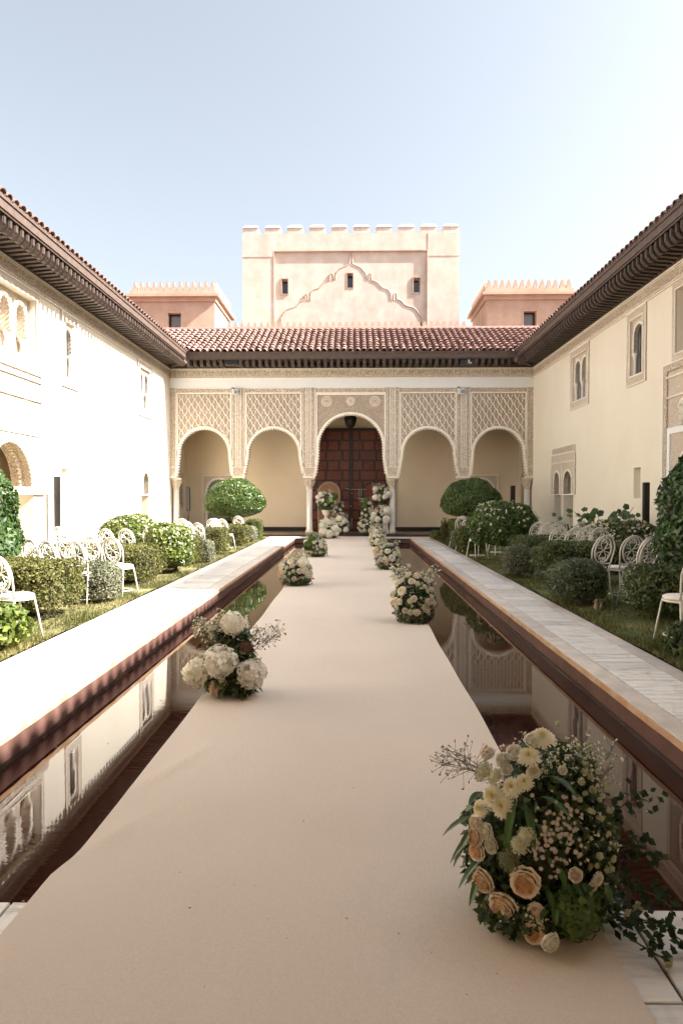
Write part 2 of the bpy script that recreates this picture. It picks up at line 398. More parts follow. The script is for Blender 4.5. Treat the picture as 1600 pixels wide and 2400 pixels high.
struct('water', m, WATER, 'still dark reflecting water of the long pool', 'water')

pav = M()
for (x0, x1) in ((POOLX0-1.01, POOLX0), (POOLX1, PAVR)): pav.box(x0+.02, x1-.004, POOLY0, POOLY1, -.044, -.014)
pav.box(XL, XR, -.55, POOLY0-.004, -.044, -.014); pav.box(XL, XR, POOLY1+.004, AY-.32, -.044, -.014)
pavo = struct('pavement', pav, SKIRT, 'veined marble pavement round the pool', 'pavement')
def slab(x0, x1, y0, y1, mat, name='slab'):
    b = M(); g = .0055; t = random.uniform(-.0015, .0015)
    b.bbox(x0+g, x1-g, y0+g, y1-g, -.03, t, .003)
    part(name, b, mat, pavo)
for sgn, xin, xout in ((-1, POOLX0, PAVL), (1, POOLX1, PAVR)):
    cols = [xin + sgn*k*abs(xout-xin) for k in (0, .22, .80, 1.0)]
    for c in range(3):
        a, b = sorted(cols[c:c+2]); y = POOLY0 + random.uniform(0, .4); y0 = POOLY0
        while y0 < POOLY1:
            y1 = min(y, POOLY1)
            if POOLY1 - y1 < .15: y1 = POOLY1
            slab(a, b, y0, y1, MARB if c == 1 else MARBB, 'slab' if c == 1 else 'border_slab')
            y0 = y1; y = y0 + (random.choice([.30, .38, .46, .55, .62]) if c == 1 else random.uniform(1.3, 1.9))
    n0 = M(); yy = np.linspace(POOLY0, POOLY1, 160); x = xin
    A = [(x - sgn*(.004+random.uniform(0,.006)), q, -.004) for q in yy]; B = [(x - sgn*(.010+random.uniform(0,.008)), q, -.045) for q in yy]
    C = [(x + sgn*.03, q, -.0035) for q in yy]; D = [(x + sgn*.03, q, -.0445) for q in yy]
    n0.strip(C, A).strip(A, B).strip(B, D)
    part('edge_stone', n0, NOSE, pavo)
for xs, ys in (((XL+.02,-5.4,-3.6,-2.45,-1.27,-.17,.98,2.1,3.2,4.5,5.6,XR-.02), (-.5,.55,1.28,2.01,POOLY0-.006)),):
    for i in range(len(xs)-1):
        for j in range(len(ys)-1): slab(xs[i], xs[i+1], ys[j], ys[j+1], MARB)
for i, x in enumerate(np.arange(XL+.02, XR-.3, .86)): slab(x, min(x+.86, XR-.02), POOLY1+.006, AY-.36, MARB)

# carpet and the platform it lies on
m = M(); m.box(-1.10, .80, POOLY0+.01, POOLY1-.01, -.19, -.006)
struct('platform', m, BLACKM, 'dark low platform carrying the carpet across the water', 'platform')
cy = [-.5, 1.2, 2.3, 2.64, 2.72, 2.80, 3.4, 4.2, 5, 7, 9, 11, 13, 15, 17, 19, 21, 23, 25, 25.86]
lx = [-1.22,-1.215,-1.212,-1.208,-1.19,-1.165,-1.15,-1.148,-1.15,-1.165,-1.175,-1.182,-1.175,-1.165,-1.16,-1.15,-1.15,-1.14,-1.14,-1.14]
ry = np.linspace(-.5, 25.86, 420); LXI = np.interp(ry, cy, lx) + .004*np.sin(ry*3.1); RXI = .852 + .005*np.sin(ry*1.7) + .003*np.sin(ry*4.3)
nu = 90; us = np.linspace(0, 1, nu); CV = []
for q, a, b in zip(ry, LXI, RXI):
    xs = a + (b-a)*us
    z = .010 + .0025*np.sin(xs*3+q*.9) + .0020*np.sin(q*2.2+xs*1.3)
    for lo in (q-4.9, q-8.05, q-13.4, q-19.0): z = z + .004*np.exp(-(lo/.05)**2)   # joins between lengths
    for (ax, ay, bx_, by_, hgt) in ((-1.18,3.3,-.80,4.15,.009),(-1.16,2.75,-.95,3.2,.008),(-1.18,5.6,-1.0,6.9,.006),(.85,3.4,.62,4.4,.006),(-1.17,7.5,-.9,8.6,.006),(.84,9.4,.55,10.6,.006)):
        f = np.clip(((q-ay)/(by_-ay)), 0, 1); lx_ = ax + (bx_-ax)*f; z = z + hgt*math.sin(math.pi*f)*np.exp(-((xs-lx_)/.045)**2)
    CV.append(np.stack([xs, np.full(nu, q), z], -1))
CV = np.array(CV); idx = np.arange(len(ry)*nu).reshape(len(ry), nu)
m = M(); m.add(CV.reshape(-1, 3), np.stack([idx[:-1,:-1], idx[:-1,1:], idx[1:,1:], idx[1:,:-1]], -1).reshape(-1, 4))
for e in (0, -1):
    A = CV[:, e]; B = A.copy(); B[:, 2] = -.004; m.strip(A, B)
tag(link('carpet', m.mesh('carpet', True), CARPET), 'long plain beige carpet running up the middle of the pool to the doors', 'carpet')
m = M()
for k in range(26):
    x, y, q, l = random.uniform(-1.05,.75), 2.0+random.random()**2*4, random.uniform(0,6), random.uniform(.003,.007)
    c, s_ = math.cos(q)*l, math.sin(q)*l
    m.add([(x-c,y-s_,.016),(x+s_*.4,y-c*.4,.019),(x+c,y+s_,.016),(x-s_*.4,y+c*.4,.017)], [(0,1,2,3)])
tag(link('litter', m.mesh('litter'), TWIG), 'scattered tiny dry leaf crumbs on the beige carpet', 'litter', kind='stuff')

m = M()
for k in range(60):
    x = random.choice([random.uniform(-2.1,-1.25), random.uniform(.95,1.9)]); y = 2.7 + random.random()**1.5*14; q = random.uniform(0, 6); l = random.uniform(.006,.018)
    c, s_ = math.cos(q)*l, math.sin(q)*l
    m.add([(x-c,y-s_,-.1985),(x+s_*.4,y-c*.4,-.197),(x+c,y+s_,-.198),(x-s_*.4,y+c*.4,-.198)], [(0,1,2,3)])
tag(link('floating_leaves', m.mesh('floating_leaves'), simple('dry_petal', (.42,.34,.24), .8, .3, 30)), 'tiny pale dry leaves and petals floating on the pool', 'leaves', kind='stuff')

# ------------------------------------------------------------------ building kit
def arch_wall(mb, tf, a0, a1, z0, z1, ac, zs, r, rh, d0, d1, jamb=None, n=20):
    """wall a0..a1, z0..z1 with an arch hole (centre ac, spring zs, radius r, rise rh); jamb: [(z, half width)] below the spring."""
    jm = jamb or [(z0, r), (zs, r)]
    if a0 > ac - max(h for z, h in jm) - 1e-4: a0 = ac - max(h for z, h in jm) - .001
    if a1 < ac + max(h for z, h in jm) + 1e-4: a1 = ac + max(h for z, h in jm) + .001
    arc = [(ac - r*math.cos(math.pi*i/n), zs + rh*math.sin(math.pi*i/n)) for i in range(n+1)]
    for d in (d0, d1):
        for sg, ae in ((-1, a0), (1, a1)):
            mb.strip([tf(ae, d, z) for z, h in jm], [tf(ac+sg*h, d, z) for z, h in jm])
            p = (ac + sg*r)
            mb.add([tf(ae,d,zs),tf(p,d,zs),tf(p,d,z1),tf(ae,d,z1)], [(0,1,2,3)])
        mb.strip([tf(a, d, z) for a, z in arc], [tf(a, d, z1) for a, z in arc])
    edge = [(ac-h, z) for z, h in jm[:-1]] + arc + [(ac+h, z) for z, h in jm[:-1][::-1]]
    mb.strip([tf(a, d0, z) for a, z in edge], [tf(a, d1, z) for a, z in edge])
    for ae in (a0, a1): mb.add([tf(ae,d0,z0),tf(ae,d1,z0),tf(ae,d1,z1),tf(ae,d0,z1)], [(0,1,2,3)])
    mb.add([tf(a0,d0,z1),tf(a1,d0,z1),tf(a1,d1,z1),tf(a0,d1,z1)], [(0,1,2,3)])
    for sg, ae in ((-1,a0),(1,a1)):
        h = jm[0][1]; mb.add([tf(ae,d0,z0),tf(ac+sg*h,d0,z0),tf(ac+sg*h,d1,z0),tf(ae,d1,z0)], [(0,1,2,3)])
    return edge
def arch_rim(mb, tf, edge, wd, d0, d1, teeth=0, tl=.035):
    """raised band following an arch edge outward, with a row of little teeth along the inner line."""
    P = [Vector((a, z)) for a, z in edge]
    # resample
    ln = [0]
    for i in range(1, len(P)): ln.append(ln[-1] + (P[i]-P[i-1]).length)
    k = max(24, int(ln[-1]/.09)); Q = []
    for t in np.linspace(0, ln[-1], k):
        i = min(max(1, int(np.searchsorted(ln, t))), len(P)-1); f = (t-ln[i-1])/max(1e-6, ln[i]-ln[i-1]); Q.append(P[i-1].lerp(P[i], f))
    nrm = []
    for i in range(k):
        t = Q[min(i+1,k-1)] - Q[max(i-1,0)]; t.normalize(); nrm.append(Vector((-t.y, t.x)))
    O = [q + n_*wd for q, n_ in zip(Q, nrm)]
    mb.strip([tf(q.x,d0,q.y) for q in Q], [tf(o.x,d0,o.y) for o in O])
    mb.strip([tf(o.x,d0,o.y) for o in O], [tf(o.x,d1,o.y) for o in O])
    mb.strip([tf(q.x,d0,q.y) for q in Q], [tf(q.x,d1,q.y) for q in Q])
    if teeth:
        tp = .105; cnt = int(ln[-1]/tp)
        for j in range(cnt):
            t = (j+.5)*tp; i = min(max(1, int(np.searchsorted(ln, t))), len(P)-1); f = (t-ln[i-1])/max(1e-6, ln[i]-ln[i-1])
            c = P[i-1].lerp(P[i], f); tt = P[i]-P[i-1]; tt.normalize(); n_ = Vector((-tt.y, tt.x))
            q = [c - tt*.036 + n_*.004, c - tt*.020 - n_*tl, c + tt*.020 - n_*tl, c + tt*.036 + n_*.004]
            mb.prism([(v.x, v.y) for v in q], d0+.004, d1, tf)
def grid_wall(mb, tf, a0, a1, z0, z1, d0, d1, holes):
    """wall slab with rectangular holes cut clean through, as a set of boxes."""
    As = sorted({a0, a1, *[h[0] for h in holes], *[h[1] for h in holes]})
    for i in range(len(As)-1):
        p, q = As[i], As[i+1]; mid = (p+q)/2
        hs = sorted([(h[2], h[3]) for h in holes if h[0] < mid < h[1]]); z = z0
        for lo, hi in hs:
            if lo > z + 1e-5: mb.tbox(p, q, d0, d1, z, lo, tf)
            z = max(z, hi)
        if z < z1 - 1e-5: mb.tbox(p, q, d0, d1, z, z1, tf)
def rect_ring(mb, tf, a0, a1, z0, z1, wd, d0, d1):
    mb.tbox(a0, a1, d0, d1, z1-wd, z1, tf); mb.tbox(a0, a1, d0, d1, z0, z0+wd, tf)
    mb.tbox(a0, a0+wd, d0, d1, z0+wd, z1-wd, tf); mb.tbox(a1-wd, a1, d0, d1, z0+wd, z1-wd, tf)

# barrel tile, rafter end, merlons: shared meshes
def tile_mesh(L=.40, r=.105):
    t = M(); n = 7; rows = []
    for (y, rr, dz) in ((0, r, 0.004), (L, r*.80, -.034)):
        for k in (1, .86):
            rows.append([(rr*k*math.cos(math.pi*j/n), y, rr*k*math.sin(math.pi*j/n)+dz) for j in range(n+1)])
    t.strip(rows[0], rows[2]).strip(rows[1], rows[3]).strip(rows[0], rows[1])
    return t
TILE_M = tile_mesh().mesh('roof_tile', True); TILE_M.materials.append(TILE)
def rafter_mesh(L=.78):
    t = M(); tf = lambda a, d, z: (d, a, z)     # profile in (y outward, z)
    prof = [(0,-.02),(L*.70,.03),(L*.74,-.035),(L*.80,-.075),(L*.9,-.085),(L*.955,-.05),(L*.97,.0),(L,.02),(L,.20),(0,.16)]
    t.prism([(0,-.02),(L*.70,.03),(L*.70,.18),(0,.16)], -.05, .05, tf)
    t.prism([(L*.70,.02),(L*.75,-.045),(L*.82,-.085),(L*.90,-.085),(L*.955,-.04),(L,.02),(L,.20),(L*.70,.18)], -.062, .062, tf)
    t.prism([(L,-.0),(L+.015,.02),(L+.015,.17),(L,.19)], -.04, .04, tf)
    return t
RAFT_M = rafter_mesh().mesh('rafter'); RAFT_M.materials.append(WOODR)
def step_merlon(wd, h, th):
    t = M(); tf = lambda a, d, z: (a, d, z); q = wd/2
    t.tbox(-q, q, -th/2, th/2, 0, h*.34, tf)
    t.prism([(-q*.80,h*.34),(q*.80,h*.34),(q*.62,h*.66),(-q*.62,h*.66)], -th/2+.002, th/2-.002, tf)
    t.prism([(-q*.52,h*.66),(q*.52,h*.66),(q*.42,h*.88),(0,h),(-q*.42,h*.88)], -th/2+.004, th/2-.004, tf)
    return t

EZ = 6.95                                   # eave tile edge height
SLOPE = R(26.5)
# ------------------------------------------------------------------ side wings
def wing(s, X, name, label):
    """s=-1 left (sunlit) wing, +1 right; a = y along the wall, d = depth into the wall."""
    T = thing(name, (X, 12, 0), label, 'palace wing')
    tf = lambda a, d, z: (X + s*d, a, z)
    if s < 0:
        twin, single, slot, door, por = (22.25, 23.75), (16.45, 17.40), (16.44, 16.85), (22.3, 23.75), 15.45
        dops = [(22.62, 23.35)]; pc = 13.95
    else:
        twin, single, slot, door, por = (19.98, 21.62), (16.08, 17.18), (16.34, 16.76), (21.12, 23.62), 15.08
        dops = [(21.36, 22.32), (22.62, 23.36)]; pc = 13.50
    fw = .20
    holes = [(twin[0]+fw, twin[1]-fw, 4.44, 5.82), (single[0]+fw, single[1]-fw, 4.44, 5.80),
             (slot[0], slot[1], 1.47, 2.21)]
    for p, q in dops: holes.append((p, q, 0, 2.45))
    por0 = 2*pc - por
    holes += [(pc-1.02, pc+1.02, 0, 2.75), (pc-1.0, pc+1.18 if s < 0 else pc+1.1, 4.52, 5.86)]
    for yy, za in ((8.2, 4.44), (4.6, 4.44)): holes.append((yy, yy+.7, 4.44, 5.8))
    wl = M(); grid_wall(wl, tf, -2.0, BY+.45, -.45, 6.42, 0, .45, holes); part('wall', wl, CREAM, T)
    # rooms behind: back lining closes every opening
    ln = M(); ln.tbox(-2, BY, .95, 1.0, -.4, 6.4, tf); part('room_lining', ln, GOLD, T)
    sl_ = M(); sl_.tbox(slot[0], slot[1], .16, .2, 1.47, 2.21, tf); part('niche_back', sl_, CREAM, T)
    # frieze
    fz = M(); fz.tbox(-2, AY-.03, -.03, 0, 6.05, 6.40, tf); part('carved_frieze', fz, STUC, T)
    fm = M(); fm.tbox(-2, AY-.05, -.05, -.03, 6.375, 6.405, tf); fm.tbox(-2, AY-.05, -.045, -.03, 6.03, 6.06, tf)
    fm.tbox(-2, AY-.05, -.04, -.03, 6.10, 6.115, tf); fm.tbox(-2, AY-.05, -.04, -.03, 6.335, 6.35, tf); part('frieze_moulding', fm, PLAIN, T)
    # windows
    def window(a0, a1, n, dark, nm='window'):
        fr = M(); rect_ring(fr, tf, a0, a1, 4.22, 6.02, fw, -.03, 0); f = part(nm, fr, STUCF, T)
        mo = M(); rect_ring(mo, tf, a0-.01, a1+.01, 4.21, 6.03, .03, -.045, -.03); rect_ring(mo, tf, a0+fw-.03, a1-fw+.03, 4.42-.0, 5.82+.02, .03, -.04, -.03); part('moulding', mo, PLAIN, f)
        i0, i1 = a0+fw, a1-fw; wd = (i1-i0)/n; zb, zt = 4.44, 5.82
        sp = M(); rim = M()
        for k in range(n):
            ac = i0 + (k+.5)*wd; r = wd/2 - .06
            e = arch_wall(sp, tf, i0+k*wd, i0+(k+1)*wd, 5.02, zt, ac, 5.02 + .78 - r - .12, r, r, .04, .13, jamb=[(5.02, r-.02),(5.12, r),(5.68-r, r)], n=14)
            arch_rim(rim, tf, e, .045, .022, .04, 1, .022)
        part('spandrel', sp, STUCF, f); part('arch_rim', rim, PLAIN, f)
        for k in range(n+1):
            c = M(); ac = i0 + k*wd; ac = min(max(ac, i0+.05), i1-.05); p0 = tf(ac, .085, 0)
            c.lathe([(.062,4.44),(.062,4.48),(.042,4.50),(.040,4.86),(.05,4.875),(.045,4.89),(.085,5.0),(.088,5.02)], (p0[0],p0[1],0), 10); part('colonnette', c, STONE, f, smooth=True)
        pn = M(); pn.tbox(i0, i1, .20, .22, zb, zt, tf); part('pane', pn, PANED if dark else PANE, f)
        wf = M(); rect_ring(wf, tf, i0, i1, zb, zt, .045, .16, .198); wf.tbox((i0+i1)/2-.022, (i0+i1)/2+.022, .17, .198, zb+.05, zt-.05, tf); part('casement', wf, FRAMEM, f)
    window(twin[0], twin[1], 2, False); window(single[0], single[1], 1, True)
    for yy in (8.2, 4.6):
        pn = M(); pn.tbox(yy, yy+.7, .2, .22, 4.44, 5.8, tf); part('pane', pn, PANED, T)
    # carved doorway with a comb of little merlons
    dz = 1.59
    pm = M(); rw = (0.05 if s < 0 else .0)
    lo = door[0]
    edges = [door[0]] + [ (dops[k][1]+dops[k+1][0])/2 for k in range(len(dops)-1)] + [door[1]]
    rim = M()
    for k, (p, q) in enumerate(dops):
        r = (q-p)/2 - .06; c = (p+q)/2
        e = arch_wall(pm, tf, edges[k], edges[k+1], dz, 2.9, c, 2.35-r, r, r, -.035, .12, n=14); arch_rim(rim, tf, e, .05, -.05, -.035, 1, .03)
    f = part('doorway_panel', pm, STUCF, T); part('arch_rim', rim, PLAIN, f)
    mo = M(); rect_ring(mo, tf, door[0]-.015, door[1]+.015, dz-.03, 2.93, .035, -.06, -.035); mo.tbox(door[0], door[1], -.05, -.035, 2.62, 2.65, tf)
    for q in edges[1:-1]: mo.tbox(q-.02, q+.02, -.05, -.035, dz, 2.62, tf)
    part('moulding', mo, PLAIN, f)
    k = 0; a = door[0]+.05
    while a < door[1]-.06:
        t = M(); t.prism([(a,2.93),(a+.075,2.93),(a+.075,3.08),(a+.037,3.13),(a,3.08)], -.04, 0, tf); part('comb_merlon', t, STUCF, f); a += .135
    for p, q in dops:
        bk = M(); bk.tbox(p, q, .34, .37, 0, 2.45, tf); part('door_leaf', bk, simple_dark(), f)
    # portal : upper arched window, carved field, arch
    P = M(); rect_ring(P, tf, por0, por, 1.58, 4.34, .14, -.05, 0); pf = part('portal', P, STUC, T)
    fl = M(); e = arch_wall(fl, tf, por0+.14, por-.14, 1.60, 4.2, pc, 1.74, .93, .95, -.012, .12, jamb=[(1.60,.95),(1.74,.93)], n=24)
    part('field', fl, STUCF, pf)
    rim = M(); arch_rim(rim, tf, e, .07, -.045, -.012, 1, .05); arch_rim(rim, tf, [(a, z) for a, z in e], .02, .2, .26, 1, .05); part('arch_rim', rim, PLAIN, pf)
    rv = M(); e2 = arch_wall(rv, tf, pc-1.02, pc+1.02, 1.60, 2.75, pc, 1.74, .93, .95, .12, .45, jamb=[(1.60,.95),(1.74,.93)], n=24); part('reveal', rv, STUC, pf)
    wb = M(); rect_ring(wb, tf, por0+.16, por-.16, 1.58, 2.98, .13, -.045, -.012); part('white_band', wb, WHITE, pf)
    ms = M()
    rect_ring(ms, tf, por0-.02, por+.02, 1.56, 4.36, .03, -.07, -.05); ms.tbox(por0+.14, por-.14, -.055, -.012, 4.05, 4.08, tf); ms.tbox(por0+.14, por-.14, -.055, -.012, 3.62, 3.65, tf)
    part('moulding', ms, PLAIN, pf)
    for off in (-.72, 0, .72):
        j = M(); c = pc + off; poly = [(c-.19,3.0),(c+.19,3.0),(c+.19,3.36)] + [(c+.19*math.cos(math.pi*i/8), 3.36+.19*math.sin(math.pi*i/8)) for i in range(1,8)] + [(c-.19,3.36)]
        j.prism(poly, -.016, .0, tf); jo = part('lattice_window', j, simple_dark(), pf)
        g = M(); arch_rim(g, tf, poly[4-2:]+poly[:1], .05, -.05, -.012)
        for i in range(-5, 6):
            for sg in (-1, 1):
                a_ = c + i*.075
                for q in range(8):
                    z0_ = 3.0 + q*.07; x0 = a_ + sg*q*.04 - sg*.16; x1 = x0 + sg*.04
                    if abs(x0-c) < .17 and abs(x1-c) < .17 and (z0_+.07) < 3.36 + math.sqrt(max(0,.18**2-(x1-c)**2)):
                        g.tbox(min(x0,x1)-.004, max(x0,x1)+.004, -.04, -.016, z0_, z0_+.07, tf) if q % 2 == 0 else g.prism([(x0-.012,z0_),(x0+.012,z0_),(x1+.012,z0_+.07),(x1-.012,z0_+.07)], -.041, -.017, tf)
        part('grille', g, PLAIN, jo)
    # upper arched loggia window
    u0, u1 = (pc-1.0, pc+1.18) if s < 0 else (pc-1.0, pc+1.1)
    F = M(); rect_ring(F, tf, u0-.16, u1+.16, 4.36, 6.02, .16, -.03, 0); uf = part('loggia_window', F, STUCF, T)
    mo = M(); rect_ring(mo, tf, u0-.02, u1+.02, 4.50, 5.88, .025, -.05, -.03); part('moulding', mo, PLAIN, uf)
    sp = M(); rim = M(); nn = 3; wd = (u1-u0-.16)/nn
    for k in range(nn):
        ac = u0+.08+(k+.5)*wd; r = wd/2-.10
        e = arch_wall(sp, tf, u0+.08+k*wd, u0+.08+(k+1)*wd, 5.02, 5.86, ac, 5.40, r, r+.06, .14, .34, n=14); arch_rim(rim, tf, e, .06, .11, .14, 1, .03)
        pl = M(); pl.tbox(u0+.08+k*wd, u0+.08+(k+1)*wd-.01, .36, .38, 4.52, 5.86, tf); part('backing', pl, STUCF, uf)
    part('spandrel', sp, STUCF, uf); part('arch_rim', rim, PLAIN, uf)
    for k in range(nn+1):
        c = M(); ac = u0+.08+k*wd; p0 = tf(ac, .24, 0); c.lathe([(.085,4.52),(.085,4.57),(.055,4.60),(.052,4.86),(.06,4.88),(.1,5.0),(.105,5.02)], (p0[0],p0[1],0), 12); part('colonnette', c, STONE, uf, smooth=True)
    # eave: wall plate, soffit, rafters, fascia, tiles
    yE = AY - .80
    ov = .80
    sf = M(); Q = [(-2, 0), (AY-.02, 0), (yE, -ov), (-2, -ov)]
    sf.add([tf(a, d, 6.62) for a, d in Q] + [tf(a, d, 6.60) for a, d in Q], [(0,1,2,3),(4,5,6,7),(0,1,5,4),(1,2,6,5),(2,3,7,6),(3,0,4,7)]); part('soffit', sf, WOOD, T)
    wp = M(); wp.tbox(-2, AY-.04, -.09, 0, 6.405, 6.60, tf); wp.tbox(-2, AY-.13, -.13, -.09, 6.50, 6.60, tf); part('wall_plate', wp, WOOD, T)
    fa = M(); fa.tbox(-2, yE-.04, -ov-.06, -ov, 6.64, 6.86, tf); fa.tbox(-2, yE-.05, -ov-.085, -ov-.06, 6.80, 6.915, tf); fa.tbox(-2, yE-.03, -ov-.03, -ov+.03, 6.60, 6.64, tf); part('fascia', fa, WOOD2, T)
    rot = (0, 0, R(90) if s > 0 else R(-90))
    y = yE - .16
    while y > 7.5:
        inst('rafter', RAFT_M, T, tf(y, 0, 6.43), rot); y -= .222
    rest = M()
    for a in np.arange(-1.9, 7.4, .222):
        rest.merge(rafter_mesh(), Matrix.Translation(tf(a, 0, 6.43)) @ Matrix.Rotation(rot[2], 4, 'Z'))
    part('rafters', rest, WOODR, T, kind='stuff')
    # roof deck and tiles
    dk = M(); run = 4.2; rise = run*math.tan(SLOPE)
    dk.add([tf(-2,-ov-.05,6.87),tf(yE-.05,-ov-.05,6.87),tf(yE-.05+run,-ov-.05+run,6.87+rise),tf(-2,-ov-.05+run,6.87+rise)], [(0,1,2,3)])
    dk.add([tf(-2,-ov-.05,6.865),tf(yE-.05,-ov-.05,6.865),tf(yE-.05+run,-ov-.05+run,6.0),tf(-2,-ov-.05+run,6.0)], [(0,1,2,3)])
    part('roof_deck', dk, TILE, T)
    y = yE - .1; tr = (SLOPE, 0, R(-90) if s > 0 else R(90))
    while y > 7.5:
        inst('roof_tile', TILE_M, T, tf(y, -ov-.115+random.uniform(-.006,.006), 6.868), (SLOPE+random.uniform(-.03,.03), random.uniform(-.06,.06), tr[2]+random.uniform(-.04,.04)), (1, 1, .72)); y -= .245
    rest = M(); base = tile_mesh()
    Mz = Matrix.Rotation(tr[2], 4, 'Z') @ Matrix.Rotation(SLOPE, 4, 'X')
    for row in range(0, 11):
        up = row*.36*math.cos(SLOPE); dzz = row*.36*math.sin(SLOPE)
        for a in np.arange(-1.9, (7.4 if row == 0 else yE-.1+up), .245):
            rest.merge(base, Matrix.Translation(tf(a, -ov-.115+up, 6.868+dzz)) @ Mz @ Matrix.Diagonal((1,1,.72,1)))
    part('roof_tiles', rest, TILE, T, kind='stuff')
    bk = M(); bk.tbox(-2, BY+.4, run-ov-.1, run-ov+.2, 5, 6.87+rise, tf); part('ridge_wall', bk, PINK2, T)
    return T
_sd = []
def simple_dark():
    if not _sd: _sd.append(simple('shaded_door_timber', (.16,.13,.10), .6, .2, 6))
    return _sd[0]
wing(-1, XL, 'palace_wing', 'blinding sunlit cream palace wing along the far side of the lawn')
wing(1, XR, 'palace_wing', 'shaded cream palace wing standing behind the dark shrubs')

# ------------------------------------------------------------------ arcade at the end of the court
T = thing('arcade_building', (XC, AY, 0), 'five-arched carved stucco arcade with pink tiled roof closing the court', 'arcade')
ARC = T
tf = lambda a, d, z: (XC + a, AY + d, z)
HW = 6.94 - .0
bays = [(-5.615, .965, .985, 3.15, 1.075), (-2.945, .985, .985, 3.15, 1.14), (0, 1.245, 1.25, 3.42, 1.37), (2.945, .985, .985, 3.15, 1.14), (5.615, .965, .985, 3.15, 1.075)]
bed = [-HW, -4.29, -1.60, 1.60, 4.29, HW]
core = M(); rims = []
edges = []
for k, (c, r, rh, zs, hb) in enumerate(bays):
    jm = [(2.30, hb), (2.45, hb-.045), (2.70, (hb+r)/2-.01), (3.0, r+.008), (zs, r)]
    e = arch_wall(core, tf, bed[k], bed[k+1], 2.30, 6.45, c, zs, r, rh, 0, .5, jamb=jm, n=32); edges.append(e)
part('facade_wall', core, SEBKA, T)
for e in edges:
    rm = M(); arch_rim(rm, tf, e, .075, -.045, 0, 1, .058); ro = part('archivolt', rm, PLAIN, T)
    rm2 = M(); e2 = [(a, z) for a, z in e]; arch_rim(rm2, tf, e2, .03, -.06, -.045); part('bead', rm2, PLAIN, ro)
fz = M(); fz.tbox(-HW, HW, -.035, 0, 6.07, 6.38, tf); f = part('carved_frieze', fz, STUC, T)
mo = M()
for z0, z1, d in ((6.375,6.41,-.06),(6.335,6.35,-.045),(6.10,6.115,-.045),(6.03,6.07,-.055)): mo.tbox(-HW+.01, HW-.01, d, -.0, z0, z1, tf)
# kufic-like upright strokes on the frieze
a = -HW+.08
while a < HW-.1:
    h = random.choice([.07,.12,.17,.20]); wdt = random.choice([.012,.016,.022])
    mo.tbox(a, a+wdt, -.05, -.03, 6.125, 6.125+h, tf)
    if random.random() < .5: mo.tbox(a, a+random.uniform(.03,.08), -.049, -.03, 6.125, 6.14, tf)
    if random.random() < .35: mo.tbox(a-.02, a+.05, -.048, -.03, 6.125+h-.015, 6.125+h, tf)
    a += random.uniform(.035, .075)
part('moulding', mo, PLAIN, f)
wb = M(); wb.tbox(-HW, HW, -.02, 0, 5.68, 6.03, tf); part('white_band', wb, WHITE, T)
# piers, bands and lattice panels
piers = [-4.29, -1.60, 1.60, 4.29]
for pc in piers + [-HW+.12, HW-.12]:
    half = .235 if abs(pc) < 6 else .12
    p = M(); p.tbox(pc-half, pc+half, -.02, 0, 2.66, 5.67, tf); po = part('pier_panel', p, STUC, T)
    s_ = M()
    for q in (-half, -half+.14, -.035, .035, half-.14, half):
        if abs(q) <= half and (half > .2 or abs(q) > .05): s_.tbox(pc+q-.012, pc+q+.012, -.045, -.02, 2.66, 5.67, tf)
    part('moulding', s_, PLAIN, po)
    im = M(); hb = half*.93; im.tbox(pc-hb, pc+hb, -.04, .0, 2.34, 2.64, tf); io = part('impost_block', im, STUC, T)
    s_ = M(); rect_ring(s_, tf, pc-hb-.01, pc+hb+.01, 2.33, 2.655, .022, -.06, -.04)
    s_.tbox(pc-hb-.02, pc+hb+.02, -.05, .3, 2.24, 2.30, tf); part('moulding', s_, PLAIN, io)
for k, (c, r, rh, zs, hb) in enumerate(bays):
    a0 = bed[k] + (.27 if k else .27); a1 = bed[k+1] - .27
    ub = M(); ub.tbox(a0, a1, -.02, 0, 5.50, 5.67, tf); u = part('upper_band', ub, STUC, T)
    mo = M(); mo.tbox(a0, a1, -.045, -.0, 5.655, 5.68, tf); mo.tbox(a0, a1, -.045, -.0, 5.455, 5.50, tf)
    top = 5.455
    for q in (a0, a1): 
        sg = 1 if q == a0 else -1
        mo.tbox(q-.0 if sg > 0 else q-.05, q+.05 if sg > 0 else q, -.04, 0, 3.3, top, tf)
    part('moulding', mo, PLAIN, u)
    if k == 2:
        rb = M()
        for rc, rr in ((0, .15), (-.92, .19), (.92, .19)):
            for q_ in (rr, rr*.72, rr*.4):
                pts = [Vector(tf(rc+q_*math.cos(t), -.006, 5.16+q_*math.sin(t))) for t in np.linspace(0, 2*math.pi, 20)[:-1]]
                rb.tube(pts, .014, 5, True)
        rb.tbox(a0+.05, a1-.05, -.03, 0, 5.40, 5.455, tf)
        part('roundels', rb, PLAIN, T)
        continue
    ins = lambda a, z: (a0+.05 < a < a1-.05) and z < top and z > 3.3 and not (abs(a-c) < r+.06 and z < zs) and not ((a-c)**2 + ((z-zs)*r/rh)**2 < (r+.07)**2 and z >= zs)
    la = M(); dx, slp = .262, .65
    ph = a0 + .05
    for sg in (1, -1):
        for i in range(-14, 24):
            run = []
            for q in range(0, 70):
                t = q*.034
                zz = top - t; aa = ph + i*dx + sg*(t*slp + .020*math.sin(2*math.pi*t/.2))
                if ins(aa, zz): run.append(tf(aa, -.016 if sg > 0 else -.006, zz))
                else:
                    if len(run) > 1: la.tube(run, .019 if sg > 0 else .013, 4)
                    run = []
            if len(run) > 1: la.tube(run, .019 if sg > 0 else .013, 4)
    part('lozenge_lattice', la, PLAIN, T)
